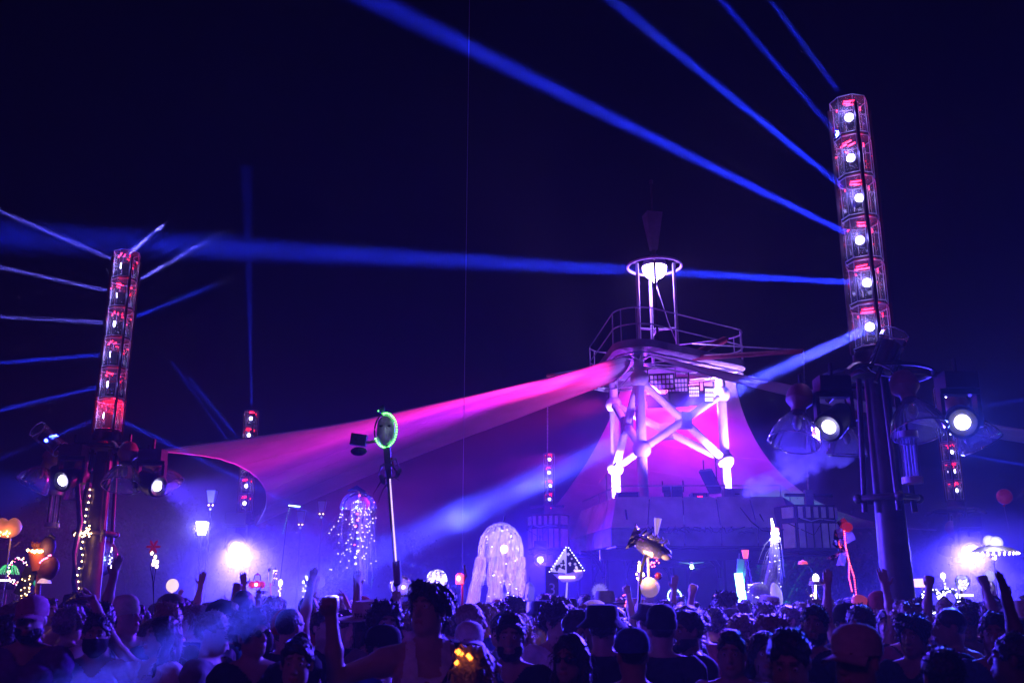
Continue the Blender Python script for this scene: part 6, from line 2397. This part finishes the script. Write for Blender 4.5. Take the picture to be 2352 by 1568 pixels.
D = 10
r, c = held('pot_totem', 'dark totem with an orange lit pot and winged bag at far left', 'totem', 88, 1275, D)
q = lambda x, y, dy=0: at(x, y, D + dy)
MB().cyl(q(88, 1310), q(88, 1262), .06, .10, n=14).build('pot', mat('pot_orange', (.35, .09, .03), .5, vary=.3, emis=(1, .15, .02), strength=.08), r)
bulbs([q(64, 1263, -.1)] + [q(74 + 5.5 * k, 1266 + rq.uniform(-2, 3), -.1) for k in range(5)], .015, WARMHOT, r)
mb = MB()
for k in range(5):
    MB().tube([q(84 + 4 * k, 1262), q(78 + 8 * k, 1250), q(72 + 12 * k, 1243)], .02, 6, radii=[.015, .03, .006]).build('petal', mat('petal_rust', (.25, .08, .04), .6, vary=.3), r)
MB().ball(q(110, 1255), .10, 12, (.8, .6, 1.1)).build('fabric_bundle', mat('bundle_purple', (.09, .04, .12), .7, vary=.3), r)
MB().tube([q(104, 1240), q(118, 1228), q(126, 1235), q(122, 1252)], .02, 6, radii=[.01, .025, .02, .006]).build('feather', mat('feather_dark', (.05, .05, .09), .6), r)
MB().ball(q(110, 1305), .13, 14, (.85, .5, 1), Matrix.Rotation(R(20), 3, 'Y')).build('bag', mat('bag_maroon', (.12, .03, .05), .6, vary=.3), r)
bulbs([q(92 + 4 * k, 1290 - 2.5 * k + rq.uniform(-2, 2), -.1) for k in range(7)], .010, PINKL, r)
MB().tube([q(79, 1312), q(76, 1330), q(80, 1345)], .02, 6, radii=[.03, .02, .004]).build('green_cloth', mat('green_cloth', (.02, .4, .15), .6, emis=(.05, .9, .35), strength=.3), r)
MB().box(q(62, 1335), (.14, .06, .28), Matrix.Rotation(R(18), 3, 'Y')).build('dark_panel', RUB, r, None)
bulbs([q(58 + rq.uniform(-10, 12), 1345 + rq.uniform(-25, 30), -.06) for _ in range(16)], .007, WARM, r)
MB().cyl(q(90, 1312), q(84, 1390), .028, n=10).build('pole', mat('pole_red', (.2, .05, .09), .5, vary=.2), r)
MB().cyl(q(84, 1390), (q(84, 1390).x, D, 1.08), .028, n=10).build('lower_pole', mat('pole_red'), r)
HOLDERS.append(Vector((q(84, 1390).x, D, 1.36)))
MB().lathe([(.0, .06), (.07, -.05)], Matrix.Translation(q(103, 1327)), 10).build('paper_cone', mat('paper_cone', (.7, .6, .7), .6, emis=(.8, .5, 1), strength=.5), r)
point(q(82, 1262, -.2), 3, (1, .4, .1), .04)

D = 13
r, c = held('light_hoop', 'hoop wound with tiny coloured lights at far left', 'hoop light', 42, 1310, D)
hp_ = [c + Vector((.12 * math.cos(a), 0, .16 * math.sin(a))) for a in [k * math.pi / 16 for k in range(32)]]
MB().tube(hp_, .012, 6, closed=True).build('hoop', BLACK, r)
for m_, ph in ((WHITEL, 0), (PINKL, 1), (WARM, 2)):
    bulbs([p + Vector((rq.uniform(-.02, .02), -.015, rq.uniform(-.02, .02))) for i, p in enumerate(hp_ + hp_) if i % 3 == ph], .0062, m_, r)
stick(r, c + Vector((0, .0, -.16)), None, .01)
r, c = held('green_dome', 'small dome lit green above a row of white lights at the left edge', 'lamp', 20, 1312, 15)
MB().lathe([(.16, -.04), (.14, .04), (.08, .1), (0, .12)], Matrix.Translation(c), 16).build('dome', FILM, r)
strands([[c + Vector((0, 0, .11)), c + Vector((.09 * math.cos(a), .09 * math.sin(a), .08)), c + Vector((.15 * math.cos(a), .15 * math.sin(a), -.04))] for a in [k * math.pi / 8 for k in range(16)]], .005, glow('greendim', (.05, 1, .2), .8), r, 'green_ribs')
MB().ball(c + Vector((.03, -.05, 0)), .03, 8).build('bulb', GREENL, r)
bulbs([c + Vector((-.15 + .03 * k, -.1, -.13)) for k in range(11)], .013, WHITEL, r)
MB().box(c + Vector((0, 0, -.2)), (.34, .2, .12)).build('base_box', mat('box_violet', (.2, .12, .3), .6, vary=.3), r, None)
stick(r, c + Vector((0, 0, -.2)), None, .015)

# fairy lights wound round the left tower pole
tp = TOW['L']
r = root('fairy_light_string', 'string of warm white fairy lights wound down the left tower pole', 'fairy lights', (tp.x - .2, tp.y - .2, 1.0))
ln_, bp_ = [], []
for k in range(60):
    t = k / 59
    z = 3.55 - 2.1 * t
    rad = .225 - .015 * z
    a = R(215) + .35 * math.sin(k * .45)
    p = Vector((tp.x + rad * math.cos(a), tp.y + rad * math.sin(a), z))
    ln_.append(p)
    if k % 3 == 0:
        bp_.append(p + Vector((rq.uniform(-.015, .015), -.02, 0)))
MB().tube(ln_, .006, 4).build('wire', BLACK, r)
bulbs(bp_, .013, WARMHOT, r)
cc_ = at(197, 1226, 16.0)
bulbs([cc_ + Vector((rq.gauss(0, .06), -.05, rq.gauss(0, .045))) for _ in range(26)], .012, WARMHOT, r, 'light_cluster')
point(cc_ + Vector((0, -.12, 0)), 5, (1, .5, .15), .05)
point(at(190, 1300, 15.9), 3, (1, .5, .15), .05)
pc = [at(176, 1090, 15.9), at(184, 1200, 15.9), at(172, 1270, 15.8), at(170, 1330, 15.8), at(180, 1395, 15.9)]
pc.append(Vector((pc[-1].x, pc[-1].y, 0)))
tcn = MB().tube(pc, .045, 10)
thing(tcn, 'conduit_pipe', mat('conduit_blue', (.08, .09, .14), .35, vary=.2), 'thick hose hanging beside the left tower pole', 'hose')

# flower stems
D = 12.5
r, c = held('flower_stems', 'tall thin stems with glowing buds and a red flower', 'totem', 353, 1260, D)
q = lambda x, y, dy=0: at(x, y, D + dy)
for x0, x1, y1 in ((352, 345, 1300), (353, 360, 1285), (351, 352, 1262)):
    MB().tube([q(353, 1385), q(x0, 1340), q(x1, y1), q(x1 + 1, y1 - 10)], .006, 5).build('stem', BLACK, r)
for x, y in ((357, 1278), (354, 1287), (361, 1290), (352, 1295), (360, 1300), (349, 1270)):
    MB().ball(q(x, y), .022, 8, (1, 1, 1.2)).build('bud', glow('bud', (1, .72, .6), 4), r)
for k in range(6):
    a = k * 1.05
    MB().ball(q(353, 1255) + Vector((.05 * math.cos(a), -.01, .05 * math.sin(a))), .03, 8, (1.5, .4, .6), Matrix.Rotation(-a, 3, 'Y')).build('petal', mat('petal_red', (.5, .03, .08), .6, vary=.2, emis=(1, .03, .12), strength=.12), r)
HOLDERS.append(Vector((c.x, D, 1.36)))
MB().cyl(q(353, 1385), (q(353, 1385).x, D, 1.08), .008, n=6).build('handle', BLACK, r)

# clear disc with letters behind the left pole
D = 18
r, c = held('disc_balloon', 'clear blue disc balloon with letters partly behind the left tower pole', 'balloon', 230, 1281, D, 'balloons above the crowd')
MB().ball(c, .33, 28, (1, .35, 1)).build('balloon_skin', glass_mat('blue_film', (.5, .75, .95), .6, .1, .2), r)
text('SET', .17, at(243, 1276, D - .16), FACE, LETTER, r)
bulbs([at(228 + 1.0 * k, 1283 + 6 * math.sin(k), D - .14) for k in range(14)], .011, CYANL, r)
bulbs([at(252 + rq.uniform(-1, 5), 1258 + 4.5 * k, D - .12) for k in range(12)], .011, WHITEL, r)
MB().cyl(c + Vector((0, 0, -.32)), c + Vector((0, 0, -.36)), .012, .02, n=8).build('knot', STICK, r)
stick(r, c + Vector((0, 0, -.35)), None, .008)


# street lanterns on posts, far
def street_lantern(px, py, D, s, label, lit, facelights=True):
    c = at(px, py, D)
    r = root('street_lantern', label, 'street lantern', (c.x, c.y, 0), 'tapered street lanterns in the haze')
    gm = glow('lanternlit', (.75, .8, 1), 16) if lit else mat('lantern_glass', (.25, .35, .6), .3, vary=.1, emis=(.12, .2, 1), strength=.05)  # the unlit glass has a faint blue glow put into its material
    MB().box(c, (.16 * s, .16 * s, .34 * s), None, taper=1.7).build('lantern_glass', gm, r, None)
    MB().box(c + Vector((0, 0, .185 * s)), (.31 * s, .31 * s, .025 * s)).build('lantern_cap', BLACK, r, None)
    for a in range(4):
        x, y = (.5 - (a & 1)) * 2, (.5 - (a >> 1)) * 2
        MB().cyl(c + Vector((x * .083 * s, y * .083 * s, -.17 * s)), c + Vector((x * .14 * s, y * .14 * s, .17 * s)), .008 * s, n=5).build('lantern_bar', BLACK, r)
    MB().cyl((c.x, c.y, 0), c + Vector((0, 0, -.17 * s)), .035, n=8).build('post', BLACK, r)
    if facelights:
        for x in (-.06, .06):
            MB().octa(c + Vector((x * s, -.06, -.25 * s)), .022 * s).build('small_bulb', WARM, r, None)
        MB().ball(c + Vector((0, -.06, -.36 * s)), .04 * s, 8).build('small_globe', mat('globe_pale', (.5, .6, .7), .4, emis=(.5, .7, 1), strength=.4), r)
    if lit:
        point(c + Vector((0, -.35, 0)), 420, (.16, .13, 1), .1)
    return r


street_lantern(464, 1213, 27, 1.0, 'brightly lit white street lantern in the haze left of the blinding lamp', True, False)
street_lantern(487, 1140, 27, .95, 'unlit blue street lantern above the bright one', False)
street_lantern(692, 1187, 33, 1.0, 'dim street lantern under the lower edge of the pink sail', False)
street_lantern(740, 1163, 33, 1.0, 'dim street lantern just left of the tinsel jellyfish', False)

r, c = held('red_lantern', 'round red glowing lantern below the blinding left lamp', 'lantern', 590, 1342, 15)
for k in range(3):
    MB().ball(c + Vector(((k - 1) * .075, 0, .01 * (k % 2))), .055, 12).build('lobe', mat('lobe_red', (.6, .05, .12), .3, vary=.1, emis=(1, .05, .15), strength=.5), r)
MB().ball(c + Vector((0, -.05, 0)), .025, 8).build('bulb', glow('redhot', (1, .35, .3), 12), r)
MB().lathe([(.06, .06), (.05, .14), (.0, .18)], Matrix.Translation(c), 12).build('top_cap', FILM, r)
stick(r, c + Vector((0, 0, -.05)), None, .01)

D = 14
r, c = held('wing_totem', 'gold wire wing and white bottle shapes on a red pole', 'totem', 630, 1320, D)
q = lambda x, y, dy=0: at(x, y, D + dy)
for k in range(4):
    MB().tube([q(622 + 3 * k, 1345), q(614 + 5 * k, 1325), q(624 + 3 * k, 1308 - 2 * k), q(634 + k, 1314 + 6 * k)], .005, 5).build('wire_loop', mat('gold_wire', (.6, .45, .25), .25, .9, vary=.2), r)
bulbs([q(626 + rq.uniform(-8, 10), 1322 + rq.uniform(-14, 14)) for _ in range(24)], .006, WARM, r)
MB().ball(q(619, 1308), .03, 8).build('knob', WHITEP, r)
MB().cyl(q(620, 1322), q(624, 1398), .01, n=6).build('red_pole', glow('redpole', (1, .05, .2), .35), r)
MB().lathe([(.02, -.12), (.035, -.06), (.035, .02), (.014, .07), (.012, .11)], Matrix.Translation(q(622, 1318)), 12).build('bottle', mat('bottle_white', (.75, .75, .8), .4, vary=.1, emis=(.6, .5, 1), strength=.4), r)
HOLDERS.append(Vector((q(624, 1398).x, D, 1.36)))
MB().cyl(q(624, 1398), (q(624, 1398).x, D, 1.08), .01, n=6).build('lower_pole', STICK, r)
r, c = held('beaded_candle', 'warm beaded candle staff right of the gold wing', 'staff', 644, 1338, 14)
MB().ball(c, .03, 10, (1, 1, 1.6)).build('flame_lamp', glow('staffhead'), r)
bulbs([c + Vector((.012 * math.sin(k * 2.2), -.012, -.05 - .03 * k)) for k in range(18)], .008, WARM, r)
stick(r, c, None, .009)

r, c = held('light_cross', 'small cross of white lights left of a round pale disc', 'light cross', 705, 1336, 14)
for d in ((1, 0), (-1, 0), (0, 1), (0, -1)):
    MB().ball(c + Vector((.045 * d[0], 0, .045 * d[1])), .022, 8).build('lobe', glow('crosslobe', (.7, .75, 1), 5), r)
bulbs([c + Vector((rq.uniform(-.05, .05), -.02, rq.uniform(-.3, .12))) for _ in range(14)], .006, WHITEL, r)
stick(r, c, None, .009)
r, c = held('paddle_disc', 'round pale disc paddle right of the cross of lights', 'disc', 733, 1337, 14.5)
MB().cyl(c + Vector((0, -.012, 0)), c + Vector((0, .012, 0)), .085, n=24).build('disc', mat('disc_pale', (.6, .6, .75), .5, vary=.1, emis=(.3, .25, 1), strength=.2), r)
stick(r, c + Vector((0, 0, -.08)), None, .01)

D = 11.5
r, c = held('red_siren', 'red siren lamp on a red pole left of the tulle jellyfish', 'lamp', 1056, 1330, D)
MB().lathe([(.045, -.05), (.05, .0), (.045, .05), (.02, .07)], Matrix.Translation(c), 14).build('siren_glass', glow('siren', (1, .03, .05), 4), r)
MB().ball(c + Vector((-.012, -.045, .01)), .02, 8).build('siren_bulb', glow('sirenhot', (1, .6, .55), 20), r)
MB().tube([c + Vector((.03, 0, -.05)), c + Vector((.07, 0, .05)), c + Vector((.05, .02, .16))], .016, 6).build('bracket', BLACK, r)
stick(r, c + Vector((.03, 0, -.04)), (1062, 1400), .016, mat('pole_red'), D)
point(c + Vector((0, -.12, 0)), 4, (1, .03, .05), .04)

r, c = held('neon_loop', 'small red neon loop under the stage deck', 'neon', 1437, 1378, 15)
MB().tube([c + Vector((-.04, 0, .07)), c + Vector((.02, 0, .09)), c + Vector((.05, 0, .04)), c + Vector((.0, 0, -.03)), c + Vector((-.01, 0, -.09))], .008, 6).build('neon_tube', glow('neon', (1, .08, .08), 6), r)
stick(r, c + Vector((-.01, .01, -.09)), None, .007)
r, c = held('pink_lantern', 'pink glowing pineapple shaped lantern under the stage', 'lantern', 1647, 1370, 14)
MB().ball(c, .055, 12, (.85, .8, 1.2)).build('lantern_body', glow('pinkbody', (1, .35, .5), 3), r)
for k in range(5):
    MB().tube([c + Vector((0, 0, -.05)), c + Vector((.03 * math.cos(k * 1.25), .03 * math.sin(k * 1.25), -.12)), c + Vector((.05 * math.cos(k * 1.25), .05 * math.sin(k * 1.25), -.16))], .01, 5, radii=[.014, .012, .003]).build('frill', TINSEL, r)
stick(r, c + Vector((0, 0, -.05)), None, .009)
r, c = held('green_light_ring', 'small ring of green and white lights under the stage', 'ring light', 1549, 1368, 13)
rp_ = [c + Vector((.085 * math.cos(a), 0, .085 * math.sin(a))) for a in [k * math.pi / 10 for k in range(20)]]
MB().tube(rp_, .006, 5, closed=True).build('ring', BLACK, r)
bulbs(rp_[:14], .011, glow('greenpale', (.5, 1, .7), 10), r)
stick(r, c + Vector((0, 0, -.085)), None, .009)
r, c = held('light_bar', 'thin green light bar with a trailing string of lights under the sail', 'light bar', 676, 1162, 24, 'small flying lights')
MB().cyl(c + Vector((-.14, 0, .02)), c + Vector((.14, 0, -.01)), .014, n=6).build('bar', glow('barlime', (.5, 1, .6), 7), r)
bulbs([c + Vector((-.12 - .012 * k, 0, -.05 - .06 * k)) for k in range(11)], .013, glow('greendim'), r)
MB().cyl(c + Vector((-.14, 0, 0)), (c.x - .3, c.y, 1.0), .01, n=5).build('pole', BLACK, r)
HOLDERS.append(Vector((c.x - .3, c.y, 1.36)))
moving_head(at(1241, 1284, 24), at(1230, 1500, 10), 1.0, 'small lit lamp low beneath the left speaker cluster', 4500, 80, (.03, .012, 1))

# glowing clip in the hair of the woman at the bottom
cl = [o for _, _, o in USED if 'hair clip' in o['label']][0]
hM = BOD['fem_stand']['Mh']
mb = MB()
for k in range(14):
    d = Vector((rq.uniform(-.035, .05), .112 + rq.uniform(-.02, .012), .085 + rq.uniform(-.05, .035)))
    mb.octa(hM @ d, rq.uniform(.010, .018))
o = bpy.data.objects.new('hair_clip', mb.mesh('hair_clip', glow('clip', (1, .22, .02), 7), None, None))
COL.objects.link(o)
o.parent = cl
o['kind'] = 'stuff'
bpy.context.view_layer.update()
point(cl.matrix_world @ (hM @ Vector((0, .19, .12))), .12, (1, .25, .03), .03)

# people holding the poles
hp2 = q
i = 0
hlab = ['black', 'grey', 'navy', 'white', 'red', 'olive', 'cream']
for P in HOLDERS:
    fw = Vector((-.235, -.375, 0))
    rz = R(rq.choice([-30, 15, 40, 170, 200, 150]))
    f = Matrix.Rotation(rz, 3, 'Z') @ fw
    nm = min((o for o in bpy.data.objects if o.get('category') and o.parent is None and o['category'] != 'person' and abs(o.location.y - P.y) < .6), key=lambda o: (o.location - P).length)
    person(P.x - f.x, P.y - f.y, rz, 'hold', 1.0, rq.randrange(5), rq.choice(['short', 'crop', 'quiff', 'fade', 'mop']), rq.choice(['black', 'brown', 'fair']), None, 'black', 'shirt', hlab[i % 7], 'black', (), 'person in %s holding up the %s' % (hlab[i % 7] + ' shirt', ' '.join(nm['label'].split()[:8])))
    i += 1
# holder of the tall mask totem, fist on the pole
fw = Matrix.Rotation(R(20), 3, 'Z') @ Vector((-.235, -.225, 0))
person(hp.x - fw.x, 8.6 - fw.y, R(20), 'pole_hold', .96, 0, 'short', 'brown', None, 'black', 'long_sleeve_shirt', 'navy', 'black', (), 'person gripping the tall totem pole with the green ringed mask')
fill_crowd(225)
